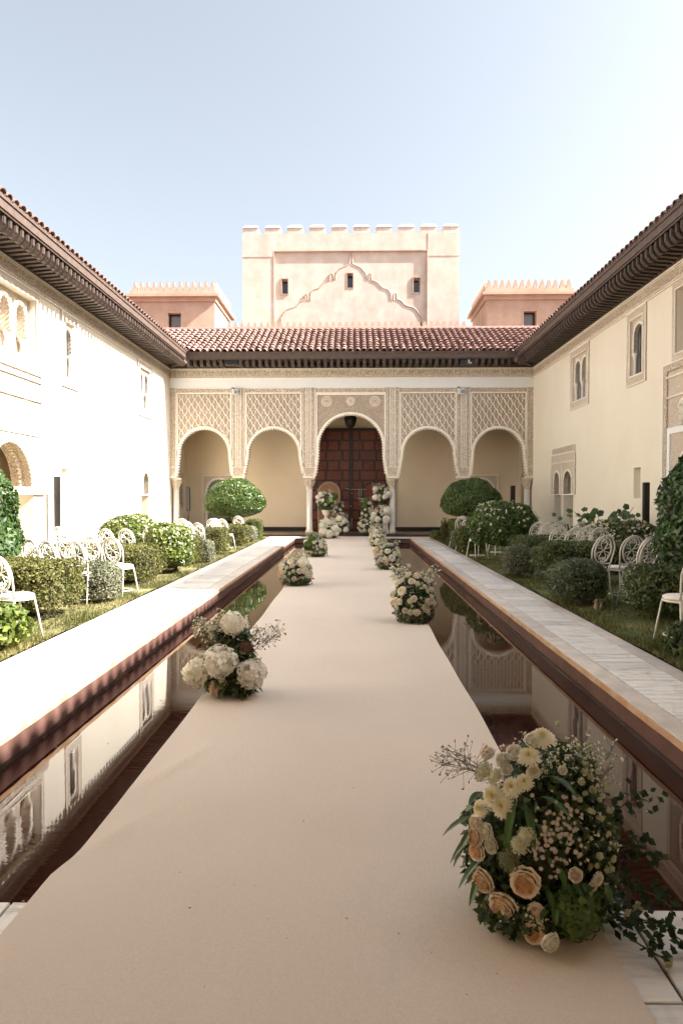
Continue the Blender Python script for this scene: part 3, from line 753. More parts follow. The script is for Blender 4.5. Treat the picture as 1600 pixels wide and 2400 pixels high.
# columns
def column(x, y, z0=.08, half=False):
    c = M()
    c.lathe([(.155,z0),(.155,z0+.05),(.17,z0+.06),(.17,z0+.09),(.13,z0+.12),(.145,z0+.15),(.118,z0+.18),(.115,1.80)], (x,y,0), 18); o = part('column', c, STONE, T, smooth=True)
    b = M()
    b.lathe([(.115,1.80),(.135,1.815),(.135,1.84),(.118,1.85),(.12,1.93),(.15,2.02),(.215,2.15),(.22,2.17)], (x,y,0), 18); b.box(x-.23,x+.23,y-.23,y+.23,2.17,2.242)
    for q in range(10):
        t = 2*math.pi*q/10
        b.tube([(x+.125*math.cos(t),y+.125*math.sin(t),1.9),(x+.165*math.cos(t),y+.165*math.sin(t),2.02),(x+.235*math.cos(t),y+.235*math.sin(t),2.13)], [.018,.026,.016], 5)
    part('capital', b, STUCF, o)
    a_ = M(); a_.lathe([(.123,1.70),(.128,1.715),(.123,1.73)], (x,y,0), 18); part('astragal', a_, STONE, o)
for pc in piers: column(XC+pc, AY+.25)
for pc in (-HW+.17, HW-.17): column(XC+pc, AY+.25)
# gallery shell
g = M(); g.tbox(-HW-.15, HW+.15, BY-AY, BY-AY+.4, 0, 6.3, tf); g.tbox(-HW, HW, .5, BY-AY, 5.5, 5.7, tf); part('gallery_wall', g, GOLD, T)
g = M(); g.tbox(-HW, HW, -.16, BY-AY, -.3, .075, tf); g.tbox(-HW, HW, -.18, -.16, -.2, .03, tf); part('gallery_floor', g, FLOORT, T)
g = M(); g.tbox(-HW, HW, -.20, -.02, .045, .0785, tf); part('step_edge', g, DOORF, T)
g = M()
for a0, a1 in ((-HW, -1.74), (1.74, HW)): g.tbox(a0, a1, BY-AY-.02, BY-AY, .075, .25, tf)
part('skirting', g, SKIRT, T)
# great door
D = BY - AY
dm = M(); dm.tbox(-1.72, 1.72, D-.10, D-.01, .075, 4.30, tf); door = part('great_door', dm, DOORF, T)
fr = M(); rect_ring(fr, tf, -1.80, 1.80, .0, 4.36, .08, D-.14, D-.005); fr.tbox(-.05,.05,D-.17,D-.10,.09,4.28,tf)
for z in np.arange(.12, 4.28, .415): fr.tbox(-1.70, 1.70, D-.125, D-.10, z-.02, z+.012, tf)
part('door_frame', fr, DOORF, door)
rowA = [(.07,.33),(.38,1.02),(1.07,1.69)]; rowB = [(.07,.47),(.52,.95),(1.0,1.40),(1.45,1.69)]
for i, z in enumerate(np.arange(.145, 4.0, .415)):
    for sg in (-1, 1):
        for p, q in (rowA if i % 2 else rowB):
            a0, a1 = sorted((sg*p, sg*q))
            a0 += .018; a1 -= .018; zp = z + .014
            b = M(); b.tbox(a0, a1, D-.125, D-.10, zp, zp+.335, tf)
            kk = max(2, int((a1-a0)/.085))
            for j in range(kk):
                w_ = (a1-a0-.04)/kk; b.tbox(a0+.02+j*w_+.010, a0+.02+(j+1)*w_-.010, D-.142, D-.125, zp+.02, zp+.315, tf)
            part('panel', b, DOORM, door)
for sg, mt in ((-1, WICK), (1, DOORF)):
    wk = M(); c = sg*.92
    poly = [(c-.40,.10),(c+.40,.10),(c+.40,1.68)] + [(c+.40*math.cos(t), 1.68+.40*math.sin(t)) for t in np.linspace(0, math.pi, 12)[1:-1]] + [(c-.40,1.68)]
    wk.prism(poly, D-.152, D-.12, tf)
    for j in range(7): wk.tbox(c-.37+j*.107, c-.37+j*.107+.095, D-.162, D-.152, .15, 1.66, tf)
    for z in (.5, 1.1, 1.62): wk.tbox(c-.36, c+.36, D-.172, D-.162, z, z+.06, tf)
    wo = part('wicket_door', wk, mt if sg < 0 else DOORM, door)
    rr = M(); arch_rim(rr, tf, [(c-.40,.10)] + [(c-.40*math.cos(t), 1.68+.40*math.sin(t)) for t in np.linspace(0, math.pi, 16)] + [(c+.40,.10)], .07, D-.20, D-.12); part('wicket_frame', rr, simple('worn_oak_frame', (.36,.24,.16), .6, .2, 8) if sg < 0 else DOORF, wo)
hb = M()
for x0, x1, z in ((-.02,.62,1.82),(.30,.56,1.44)):
    hb.tube([tf(x0,D-.21,z),tf(x1,D-.21,z)], .014, 6)
for x, z0, z1 in ((.33,1.55,1.82),(.42,1.55,1.80),(.52,1.2,1.44),(.03,.2,.62),(-.06,.12,.45)): hb.tube([tf(x,D-.2,z0),tf(x,D-.2,z1)], .012, 5)
for x, z in ((-.2,1.82),(-.1,1.82),(.04,1.64),(-.01,1.1)): hb.lathe([(.001,0),(.03,.01),(.03,.03),(.001,.05)], tf(x,D-.2,z), 8)
part('iron_bolts', hb, STEEL, door)
# carved side doorways seen through the outer arches
for c in (-5.52, 5.40):
    f_ = M(); e = arch_wall(f_, tf, c-.68, c+.68, .08, 2.40, c, 1.76, .50, .50, D-.05, D-.0, jamb=[(.08,.50),(1.76,.50)], n=16); fo = part('side_doorway', f_, STUCF, T)
    rm = M(); arch_rim(rm, tf, e, .06, D-.075, D-.05, 1, .05); rect_ring(rm, tf, c-.70, c+.70, .08, 2.43, .045, D-.075, D-.05); part('moulding', rm, PLAIN, fo)
    dk = M(); dk.tbox(c-.51, c+.51, D-.012, D-.002, .08, 2.28, tf); part('dark_opening', dk, SKIRT, fo)
    if c < 0:
        sc = M(); sc.tbox(c-.05, c+.42, D-.03, D-.013, .9, 2.08, tf); part('pale_pane', sc, PANE, fo)
f_ = M(); f_.box(XL-.001, XL+.03, BY-1.7, BY-.5, 1.05, 2.5); fo = part('wall_panel', f_, STUCF, T)
f_ = M(); f_.box(XL+.03, XL+.04, BY-1.5, BY-.7, 1.2, 2.3); part('pane', f_, PANE, fo)
f_ = M(); f_.box(XR-.03, XR+.001, BY-1.5, BY-.6, .9, 2.45); fo = part('recess_shade_panel', f_, simple('recess_shade_plaster', (.42,.32,.22), .8, .05, 3), T)  # raised slab; the recess's shade is put into its darker plaster colour
# eave
ov = .80
sf = M(); Q = [(-HW,0),(HW,0),(HW-ov,-ov),(-HW+ov,-ov)]
sf.add([tf(a,d,6.62) for a,d in Q]+[tf(a,d,6.60) for a,d in Q], [(0,1,2,3),(4,5,6,7),(0,1,5,4),(1,2,6,5),(2,3,7,6),(3,0,4,7)]); part('soffit', sf, WOOD, T)
wp = M(); wp.tbox(-HW+.1, HW-.1, -.09, 0, 6.415, 6.60, tf); wp.tbox(-HW+.14, HW-.14, -.13, -.09, 6.50, 6.60, tf); part('wall_plate', wp, WOOD, T)
fa = M(); fa.tbox(-HW+ov-.05, HW-ov+.05, -ov-.06, -ov, 6.64, 6.86, tf); fa.tbox(-HW+ov-.05, HW-ov+.05, -ov-.085, -ov-.06, 6.80, 6.87, tf); fa.tbox(-HW+ov, HW-ov, -ov-.03, -ov+.03, 6.60, 6.64, tf); part('fascia', fa, WOOD2, T)
x = -HW+ov+.12
while x < HW-ov-.1:
    if not (-4.72 < x < -4.18 or 4.02 < x < 4.62): inst('rafter', RAFT_M, T, tf(x, 0, 6.43), (0,0,R(180)))
    x += .242
for sg in (-1, 1):
    hbm = M(); hbm.tube([tf(sg*HW,0,6.5), tf(sg*(HW-.75),-.75,6.56)], [.10,.085], 6); hbm.tube([tf(sg*(HW-.62),-.62,6.50), tf(sg*(HW-.88),-.88,6.55)], [.11,.10], 8); part('corner_bracket', hbm, WOOD2, T)
# roof
run = 3.16; rise = run*math.tan(SLOPE); y0 = -ov-.05
dk = M()
dk.add([tf(-HW+ov+.05,y0,6.87),tf(HW-ov-.05,y0,6.87),tf(HW-ov+run,y0+run,6.87+rise),tf(-HW+ov-run,y0+run,6.87+rise)], [(0,1,2,3)])
dk.add([tf(-HW+ov+.05,y0,6.865),tf(HW-ov-.05,y0,6.865),tf(HW,y0+run,6.3),tf(-HW,y0+run,6.3)], [(0,1,2,3)])
part('roof_deck', dk, TILE, T)
rest = M(); base = tile_mesh(); Mx = Matrix.Rotation(SLOPE, 4, 'X'); n_t = 0
step = .345
for row in range(10):
    up = row*step*math.cos(SLOPE); dz = row*step*math.sin(SLOPE)
    ext = HW - ov + up - .02
    k = int(ext/.245)
    for i in range(-k, k+1):
        p = tf(i*.245 + random.uniform(-.008,.008), y0-.09+up, 6.87+dz+random.uniform(-.004,.006))
        if n_t < 300:
            inst('roof_tile', TILE_M, T, p, (SLOPE+random.uniform(-.03,.03), random.uniform(-.06,.06), random.uniform(-.04,.04))); n_t += 1
        else: rest.merge(base, Matrix.Translation(p) @ Matrix.Rotation(random.uniform(-.04,.04), 4, 'Z') @ Mx)
part('roof_tiles', rest, TILE, T, kind='stuff')
rd = M(); rd.tube([tf(-HW+ov-run,y0+run,6.9+rise), tf(HW-ov+run,y0+run,6.9+rise)], .09, 8); part('ridge_cap', rd, TILE, T)
pw = M(); zb = 6.87+rise; pw.tbox(-HW-1.5, HW+1.5, y0+run+.15, y0+run+.4, 5.6, zb+.10, tf); pw_o = part('parapet', pw, PINK2, T)
sm = step_merlon(.21, .30, .16).mesh('parapet_merlon'); sm.materials.append(PINK2)
x = -5.1
while x < 4.9:
    inst('parapet_merlon', sm, pw_o, tf(x, y0+run+.27, zb+.09)); x += .272

# floodlights, lantern, eave boxes
for a, lb in ((-4.40, 'small white floodlight on the carved pier left of the centre, cable rising above'), (4.19, 'small white floodlight box on the carved pier beside the shaded wing')):
    f_ = thing('floodlight', tf(a, -.05, 5.62), lb, 'floodlight', 'floodlights on the arcade piers')
    b = M(); b.tbox(a-.12, a+.12, -.20, -.06, 5.40, 5.60, tf); part('housing', b, FRAMEM, f_)
    b = M(); b.tbox(a-.03, a+.10, -.206, -.20, 5.43, 5.56, tf); part('lens', b, PANE, f_)
    b = M(); b.tube([tf(a-.02,-.1,5.60),tf(a-.08,-.1,5.66),tf(a-.14,-.06,5.69)], .016, 5); part('bracket', b, BLACKM, f_)
    b = M(); b.tbox(a-.035, a+.035, -.06, -.02, 5.36, 5.44, tf); part('mount', b, FRAMEM, f_)
ln = thing('lantern', tf(0, 1.1, 4.5), 'dark bronze lantern hanging in the tall centre arch', 'lantern')
b = M(); c = tf(-.02, 1.1, 4.10); b.lathe([(.004,.0),(.012,.10),(.03,.14),(.13,.19),(.20,.30),(.24,.44),(.25,.52)], c, 12); part('bowl', b, LANT, ln, smooth=True)
b = M(); b.lathe([(.26,.52),(.27,.55),(.22,.60),(.13,.80),(.03,.92)], c, 12); part('hood', b, LANT, ln)
b = M(); b.tube([(c[0],c[1],c[2]+.9),(c[0],c[1],5.5)], .012, 5); part('chain', b, BLACKM, ln)
eb = thing('eave_box', tf(4.32, -.5, 6.45), 'black equipment box with small white markings tucked among the rafters', 'box')
b = M(); b.tbox(4.05, 4.59, -.74, -.30, 6.42, 6.60, tf); part('case', b, BLACKM, eb)
b = M(); b.tube([tf(4.36+.028*math.cos(t), -.745, 6.515+.03*math.sin(t)) for t in np.linspace(0,2*math.pi,10)[:-1]], .008, 4, True); b.tbox(4.33,4.39,-.75,-.74,6.555,6.575,tf); b.tbox(4.38,4.46,-.75,-.74,6.45,6.475,tf); b.tbox(4.32,4.36,-.75,-.74,6.45,6.46,tf); part('white_marking', b, WHITE, eb)
eb = thing('eave_box', tf(-4.45, -.5, 6.45), 'plain dark box tucked among the rafters toward the sunlit wing', 'box')
b = M(); b.tbox(-4.70, -4.20, -.70, -.30, 6.44, 6.60, tf); part('case', b, BLACKM, eb)
b = M(); b.tube([tf(-4.65,-.72,6.44),tf(-4.5,-.74,6.41),tf(-4.3,-.72,6.44)], .02, 5); part('bracket', b, WOOD2, eb)

# ------------------------------------------------------------------ towers behind the roof
ty = 33.0
def pxT(px, Y): return (px-832)/1600*Y
T = thing('crenellated_tower', (-.2, ty, 6), 'large square pink tower with crenellations and stepped lobed relief', 'tower')
tf2 = lambda a, d, z: (a, ty + d, z)
x0, x1, zt = -5.42, 4.98, 14.15
pxa, pxb = -3.90, 3.45
wl = M()
wins = [(-.40,-.09,11.55,12.27), (-3.55,-3.22,11.28,12.02), (2.78,3.12,11.30,12.04)]
grid_wall(wl, tf2, x0, pxa, 5, zt, 0, .6, []); grid_wall(wl, tf2, pxb, x1, 5, zt, 0, .6, []); wl.tbox(pxa, pxb, 0, .6, 13.32, zt, tf2)
grid_wall(wl, tf2, pxa, pxb, 5, 13.32, .07, .6, wins)
wl.tbox(x0, x0+.6, .6, 10, 5, zt, tf2); wl.tbox(x1-.6, x1, .6, 10, 5, zt, tf2); wl.tbox(x0+.6, x1-.6, 9.4, 10, 5, zt, tf2); wl.tbox(x0+.6, x1-.6, .6, 9.4, 12.9, 13.2, tf2)
part('wall', wl, PINK, T)
for p_, q_ in ((x0-.012, pxa-.02), (pxb+.02, x1+.012)):
    st = M(); st.tbox(p_, q_, -.014, 0, 13.05, zt-.001, tf2); part('string_course', st, PINK, T)
pm = M(); rect_ring(pm, tf2, pxa-.03, pxb+.03, 5, 13.35, .05, -.02, .06); part('panel_moulding', pm, PINK2, T)
for (a, b_, z0, z1) in wins:
    fr = M(); rect_ring(fr, tf2, a-.02, b_+.02, z0-.02, z1+.03, .035, .03, .07); wo = part('window', fr, PINK2, T)
    pn = M(); pn.tbox(a, b_, .42, .44, z0, z1, tf2); part('pane', pn, PANED, wo)
    fr = M(); rect_ring(fr, tf2, a, b_, z0, z1, .03, .38, .418); part('casement', fr, FRAMEM, wo)
mm = step = M()
tfm = lambda a, d, z: (a, d, z)
mer = M(); mer.tbox(-.375,.375,-.28,.28,0,.30,tfm)
b4 = [(-.40,-.31,.30),(.40,-.31,.30),(.40,.31,.30),(-.40,.31,.30)]; t4 = [(-.27,-.1,.48),(.27,-.1,.48),(.27,.1,.48),(-.27,.1,.48)]
mer.add(b4+t4, [(0,3,2,1),(0,1,5,4),(1,2,6,5),(2,3,7,6),(3,0,4,7),(4,5,6,7)])
mme = mer.mesh('merlon'); mme.materials.append(PINK)
xs = np.linspace(x0+.40, x1-.40, 10)
for i, xx in enumerate(xs): inst('merlon', mme, T, (xx, ty+.28, zt-.002))
for yy in np.arange(1.4, 10, 1.064):
    for xx in (x0+.29, x1-.29): inst('merlon', mme, T, (xx, ty+yy, zt-.002), (0,0,R(90)))
# stepped lobed relief
def C4(px, py): return (820+px/3.136, 500+py/3.136)
half = [(5,292),(8,310),(15,325),(15,345),(20,383),(40,392),(62,402),(82,412),(96,432),(110,445),(120,470),(120,495),(133,497),(135,470),(138,455),(147,450),(156,455),(158,480),(160,500),(182,506),(205,520),(222,540),(240,556),(262,562),(284,572),(298,595),(302,620),(302,645),(318,647),(320,615),(324,600),(332,596),(340,602),(342,640),(362,646),(380,658),(395,678),(418,690),(440,696),(462,702),(482,718),(498,742),(510,762),(520,775),(513,790),(522,806),(528,840),(534,900),(535,1100)]
Rl = []
for a, b_ in half:
    px, py = C4(max(a, 7.2), b_); Rl.append((pxT(px, ty), 1.5+(1165-py)/1600*ty))
apx = pxT(822, ty)
path = [(2*apx-a, z) for a, z in Rl[::-1]] + Rl
rl = M(); rl.tube([(a, ty+.06, z) for a, z in path], .040, 5); part('lobed_relief', rl, PINK2, T)
sl2 = M()
lo = 5.2; wa, wb_, wz0, wz1 = wins[0]
for i in range(len(path)-1):
    if path[i+1][0] - path[i][0] < 1e-4: continue
    cut = sorted({path[i][0], path[i+1][0], *[q for q in (wa, wb_) if path[i][0] < q < path[i+1][0]]})
    zi = lambda a: path[i][1] + (path[i+1][1]-path[i][1])*(a-path[i][0])/(path[i+1][0]-path[i][0])
    for a0, a1 in zip(cut, cut[1:]):
        segs = [(lo, lo, zi(a0), zi(a1))]
        if wa - 1e-6 <= a0 and a1 <= wb_ + 1e-6: segs = [(lo, lo, wz0, wz0), (wz1, wz1, zi(a0), zi(a1))]
        for p, q, t, u in segs: sl2.add([(a0,ty+.045,p),(a1,ty+.045,q),(a1,ty+.045,u),(a0,ty+.045,t)], [(0,1,2,3)])
part('relief_field', sl2, PINK, T)

def pavilion(x0, x1, lb, wx0, wx1):
    Y = 29.1; D_ = 3.6
    T = thing('corner_pavilion', ((x0+x1)/2, Y, 6), lb, 'pavilion', 'small roof pavilions beside the tower')
    tf = lambda a, d, z: (a, Y + d, z)
    zc = 9.82
    wl = M(); grid_wall(wl, tf, x0, x1, 5, zc, 0, .5, [(wx0, wx1, 8.5, 9.35)]); wl.tbox(x0, x0+.5, .5, D_, 5, zc, tf); wl.tbox(x1-.5, x1, .5, D_, 5, zc, tf); wl.tbox(x0+.5, x1-.5, D_-.5, D_, 5, zc, tf)
    part('wall', wl, PINK2, T)
    co = M()
    for o, z0, z1 in ((.08, 9.82, 10.0), (.22, 10.0, 10.12), (.10, 10.12, 10.28)):
        for bx in ((x0-o, x1+o, -o, .3), (x0-o, x1+o, D_-.3, D_+o), (x0-o, x0+.3, .3, D_-.3), (x1-.3, x1+o, .3, D_-.3)): co.tbox(bx[0], bx[1], bx[2], bx[3], z0, z1, tf)
    part('cornice', co, PINK2, T)
    rf = M(); rf.tbox(x0+.2, x1-.2, .2, D_-.2, 10.05, 10.15, tf); part('roof', rf, PINK2, T)
    me = step_merlon(.21, .40, .14).mesh('pavilion_merlon'); me.materials.append(PINK2)
    n = 13
    for xx in np.linspace(x0+.08, x1-.08, n):
        for d in (.02, D_-.02): inst('merlon', me, T, (xx, Y+d, 10.27))
    for yy in np.linspace(.3, D_-.3, 12):
        for xx in (x0, x1): inst('merlon', me, T, (xx, Y+yy, 10.27), (0,0,R(90)))
    rv = M(); rect_ring(rv, tf, wx0-.06, wx1+.06, 8.45, 9.52, .05, -.025, 0); wo = part('window', rv, PINK2, T)
    fr = M(); rect_ring(fr, tf, wx0, wx1, 8.5, 9.35, .05, .26, .34); part('casement', fr, BLACKM, wo)
    pn = M(); pn.tbox(wx0, wx1, .35, .37, 8.5, 9.35, tf); part('pane', pn, PANE, wo)
    return T
pavilion(-9.45, -5.98, 'small pink roof pavilion with pointed merlons whose sunlit side faces the tower', -7.98, -7.42)
pavilion(5.55, 9.05, 'small pink roof pavilion with pointed merlons, overlapped by the shaded wing roof', 7.10, 7.62)

# ------------------------------------------------------------------ gallery the viewer stands in, tall block that throws the shade on the sunny pavement
g = M(); tfn = lambda a, d, z: (XC + a, 1.90 - d, z)
for k, (c, r, rh, zs, hb) in enumerate(bays):
    if abs(c) > 5: arch_wall(g, tfn, bed[k], bed[k+1], 2.30, 6.45, c, zs, r, rh, 0, .5, jamb=[(2.30, hb),(2.7,(hb+r)/2),(zs,r)], n=20)
g.tbox(-4.29, 4.29, 0, .5, 3.7, 6.45, tfn)
g.box(XL, XR, -.95, -.55, -.04, 6.4); g.box(XL, XR, -.55, 1.4, 5.4, 5.6)
for pc in (piers[0], piers[-1]): g.lathe([(.15,0),(.115,.15),(.115,1.8),(.22,2.17),(.23,2.3)], (XC+pc, 1.65, 0), 12)
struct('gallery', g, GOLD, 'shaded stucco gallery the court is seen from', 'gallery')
g = M(); g.add([(XL-3,2.75,6.87),(XR+3,2.75,6.87),(XR+3,-1.0,8.5),(XL-3,-1.0,8.5)], [(0,1,2,3)]); g.box(XL, XR, 1.95, 2.7, 6.45, 6.62)
g.box(XL-3, XR+3, -4, -1.0, 5.6, 8.5)
struct('gallery_roof', g, TILE, 'tiled roof over the near gallery', 'roof')
g = M(); g.box(24, 31, 7.2, 17.2, -.5, 23.75)  # unseen block, placed and sized for its shadow on the sunny pavement
struct('shade_block', g, PINK2, 'unseen tall block beyond the shaded wing, shaped to shade the sunny pavement', 'shade block')

# ------------------------------------------------------------------ plants
def leaves(mb, P, N_, size, jit=.7, asp=.5, fold=.25, droop=0.0):
    """diamond leaves at points P facing roughly N_."""
    n = len(P)
    N_ = N_ + rng.normal(0, jit, (n, 3)); N_[:, 2] -= droop; N_ /= np.linalg.norm(N_, axis=1, keepdims=True) + 1e-9
    u = rng.normal(0, 1, (n, 3)); u -= N_ * (u*N_).sum(1, keepdims=True); u /= np.linalg.norm(u, axis=1, keepdims=True) + 1e-9
    v = np.cross(N_, u); sz = size * rng.uniform(.65, 1.3, (n, 1))
    a = P - u*sz*.5; c = P + u*sz*.5; m_ = P - N_*sz*fold*.3
    b = m_ + v*sz*asp*.5 + N_*sz*fold*.3; d = m_ - v*sz*asp*.5 + N_*sz*fold*.3
    V = np.stack([a, b, c, d], 1).reshape(-1, 3)
    mb.add(V, np.arange(n*4).reshape(n, 4), np.repeat(rng.random(n), 4))
def shell(c, Rr, p, n, depth=.12, lump=.06, zlo=-1):
    """points and normals on a lumpy superellipsoid shell."""
    Rr = np.array(Rr, float); ar = np.array([Rr[1]*Rr[2], Rr[0]*Rr[2], Rr[0]*Rr[1]]); ax = rng.choice(3, n*2, p=ar/ar.sum())
    d = rng.uniform(-1, 1, (n*2, 3)); d[np.arange(n*2), ax] = rng.choice([-1, 1], n*2)
    d = d[d[:, 2] > zlo][:n]
    q = (np.abs(d)**p).sum(1)**(1/p); d = d/q[:, None]
    ph = rng.uniform(0, 6, 6)
    lm = 1 + lump*(np.sin(d[:,0]*5*Rr[0]/.5+ph[0]) + np.sin(d[:,1]*5*Rr[1]/.5+ph[1]) + np.sin(d[:,2]*7+ph[2]))/1.8
    k = 1 - depth*np.abs(rng.normal(0, 1, len(d)))/min(Rr)*.5
    P = np.array(c) + d*Rr*(lm*k)[:, None]
    Nn = np.sign(d)*np.abs(d)**(p-1)/Rr; Nn /= np.linalg.norm(Nn, axis=1, keepdims=True)
    return P, Nn, (ph, lump)
def body(c, Rr, p, k=.86):
    mb = M(); n1, n2 = 20, 12; V = []
    for i in range(n2+1):
        th = -math.pi/2 + math.pi*i/n2
        for j in range(n1):
            q = 2*math.pi*j/n1; d = np.array([math.cos(th)*math.cos(q), math.cos(th)*math.sin(q), math.sin(th)]); d /= (np.abs(d)**p).sum()**(1/p)
            V.append(np.array(c) + d*np.array(Rr)*k)
    F = [(i*n1+j, i*n1+(j+1)%n1, (i+1)*n1+(j+1)%n1, (i+1)*n1+j) for i in range(n2) for j in range(n1)]
    return mb.add(V, F)
def stems(mb, x, y, z0, z1, spread, n, r=.012):
    for _ in range(n):
        a = rng.uniform(0, 6.28); e = spread*rng.uniform(.3, 1)
        p0 = np.array([x+rng.normal(0,.03), y+rng.normal(0,.03), z0]); p1 = np.array([x+e*math.cos(a), y+e*math.sin(a), z1])
        mid = (p0+p1)/2 + rng.normal(0, .03, 3); mb.tube([p0, mid, p1], [r*1.3, r, r*.7], 5)
def bush(name, label, cat, c, Rr, p, n, size, mat,  lump=.06, zlo=-.98, flowers=0, fsize=.03, fmat=None, stem=True, asp=.5, group=None, twig=0, jit=.7, bcol=None, ftop=-.2, bodyk=.80, depth=.12, rz=0):
    T = thing(name, (c[0], c[1], 0), label, cat, group); T.rotation_euler = (0, 0, R(rz))
    mb = M(); P, N_, _ = shell(c, Rr, p, int(n*1.7), depth, lump, zlo); leaves(mb, P, N_, size*1.25, jit, asp*1.2)
    # stray shoots standing off the clipped surface
    k = max(20, n//40); P2, N2, _ = shell(c, np.array(Rr)*1.05, p, k, .02, lump, .0); leaves(mb, P2, N2, size*1.1, .9, asp*.8)
    part('foliage', mb, mat, T, attr=True, kind='stuff')
    part('branches', body(c, Rr, p, bodyk), bcol or CORE, T, smooth=True)
    zb = c[2] - Rr[2]
    if stem:
        st = M(); w_ = min(Rr[0], Rr[1])*.5
        for _ in range(max(1, int(Rr[0]*Rr[1]*3))):
            stems(st, c[0]+rng.uniform(-1,1)*(Rr[0]-w_)*.8, c[1]+rng.uniform(-1,1)*(Rr[1]-w_)*.8, 0, zb + Rr[2]*.6, w_*.8, 5)
        part('trunk', st, TWIG, T)
    if twig:
        tw = M(); Pt, Nt, _ = shell(c, np.array(Rr)*.98, p, twig, .05, lump, -.9)
        for q in Pt[Pt[:,2] < c[2]+Rr[2]*.2]: tw.tube([q+np.array([rng.normal(0,.015),rng.normal(0,.015),-.10]), q+np.array([0,0,.08])], .004, 3)
        part('twigs', tw, TWIG, T, kind='stuff')
    if flowers:
        fb = M(); Pf, Nf, _ = shell(c, np.array(Rr)*1.03, p, flowers, .02, lump, ftop)
        k = 5; P5 = np.repeat(Pf, k, 0) + rng.normal(0, fsize*.35, (len(Pf)*k, 3)); leaves(fb, P5, np.repeat(Nf, k, 0), fsize, .5, .8)
        part('blossoms', fb, fmat or BLOSS, T, attr=True, kind='stuff')
    return T
HG = 'clipped box hedges between the chair rows'
# sunlit side
bush('box_hedge', 'sun-browned clipped hedge nearest on the sunlit lawn, bare stems showing at its foot', 'hedge', (-4.42, 8.30, .42), (1.0, .60, .32), 5, 15000, .034, L_BROWN, .05, twig=260, group=HG)
bush('santolina_bush', 'low grey-green bush tucked against the end of the nearest browned hedge', 'bush', (-3.62, 9.62, .30), (.30, .36, .30), 2.6, 6000, .026, L_GREY, .05)
bush('box_hedge', 'sun-browned clipped hedge behind the nearest sunlit chairs, rounded at the pavement end', 'hedge', (-4.45, 11.75, .36), (1.12, .60, .34), 4, 12000, .034, L_BROWN, .05, twig=160, group=HG)
bush('lantana_bush', 'round pale-flowering bush farther from the pavement, against the sunlit wall', 'bush', (-4.72, 14.3, .60), (.62, .62, .56), 2.2, 8000, .05, L_LIME, .07, flowers=260, fsize=.03)
bush('lantana_bush', 'bushy green shrub with pale flowers at the edge of the sunlit pavement', 'bush', (-3.66, 13.35, .50), (.46, .55, .50), 2.3, 8000, .05, L_LIME, .08, flowers=120, fsize=.03)
bush('box_hedge', 'small browned hedge end between the flowering shrub and a grey bush', 'hedge', (-3.95, 14.95, .36), (.55, .5, .34), 4, 5000, .036, L_BROWN, .05, group=HG)
bush('santolina_bush', 'small grey bush at the pavement edge beside the small browned hedge', 'bush', (-3.45, 15.5, .27), (.24, .30, .27), 2.6, 2600, .03, L_GREY, .05)
bush('box_hedge', 'clipped green-brown hedge in the middle of the sunlit rows', 'hedge', (-3.98, 17.75, .36), (.72, .45, .35), 5, 6000, .036, L_BROWN, .04, group=HG)
bush('box_hedge', 'clipped hedge just before the sunlit topiary dome', 'hedge', (-3.85, 20.9, .34), (.62, .45, .34), 5, 4500, .038, L_BROWN, .04, group=HG)
bush('santolina_bush', 'faded grey bush near the far end of the sunlit pavement', 'bush', (-3.5, 22.3, .30), (.30, .35, .30), 2.4, 2200, .035, L_GREY, .06)
bush('box_hedge', 'little green cube of hedge at the far end of the sunlit pavement', 'hedge', (-3.6, 24.2, .36), (.33, .3, .36), 4, 2500, .035, L_BOX, .04, group=HG)
bush('box_hedge', 'loose brownish hedge at the far end behind the faded grey bush', 'hedge', (-4.35, 23.7, .38), (.45, .4, .38), 3, 2500, .036, L_BROWN, .06, group=HG)
bush('lime_shrub', 'yellow-green leafy shrub at the near corner of the sunlit pavement', 'shrub', (-3.80, 6.55, .22), (.55, .62, .24), 2.4, 5000, .055, L_LIME, .12, asp=.6)
# shaded side
bush('box_hedge', 'dark clipped hedge nearest on the shaded lawn beside the cut-off chair', 'hedge', (4.42, 8.22, .37), (1.12, .50, .31), 5, 15000, .034, L_DARK, .05, twig=120, group=HG, rz=-20)
bush('globe_bush', 'neat grey-green globe bush standing beside the shaded pavement', 'bush', (3.08, 9.55, .34), (.41, .43, .325), 2.2, 9000, .028, L_GLOBE, .05, stem=True)
bush('box_hedge', 'dark clipped hedge raised on a forked trunk behind the globe bush', 'hedge', (4.14, 11.75, .50), (1.12, .45, .24), 4.5, 10000, .034, L_DARK, .05, twig=60, group=HG, rz=-14)
bush('santolina_bush', 'grey-green bush left of the hedge on the forked trunk', 'bush', (3.02, 12.75, .31), (.29, .38, .31), 2.5, 5000, .028, L_GREY, .06)
bush('box_hedge', 'dark low hedge between the white-flowered mound and the chairs', 'hedge', (4.0, 14.1, .44), (.85, .42, .28), 4, 6000, .036, L_DARK, .05, group=HG)
bush('flowering_shrub', 'big rounded dark shrub dotted with small white roses', 'shrub', (3.38, 15.75, .82), (.78, .75, .56), 2.3, 12000, .05, L_TOP, .07, flowers=95, fsize=.040)
bush('box_hedge', 'mixed green hedge end behind the white-rose shrub', 'hedge', (3.05, 18.2, .36), (.38, .5, .35), 3.5, 4000, .038, L_BOX, .07, group=HG)
bush('santolina_bush', 'pale dry grey bush beside the far shaded pavement', 'bush', (2.98, 19.6, .30), (.26, .35, .32), 2.5, 2600, .035, L_GREY, .07)
bush('box_hedge', 'tall green hedge end below the shaded topiary dome', 'hedge', (3.35, 21.4, .42), (.42, .45, .42), 3.5, 3500, .04, L_BOX, .07, group=HG)
bush('dry_bush', 'thin twiggy brown bush at the far shaded pavement edge', 'bush', (2.98, 22.6, .40), (.17, .25, .42), 2.4, 900, .04, L_BROWN, .1, twig=160, bodyk=.6)
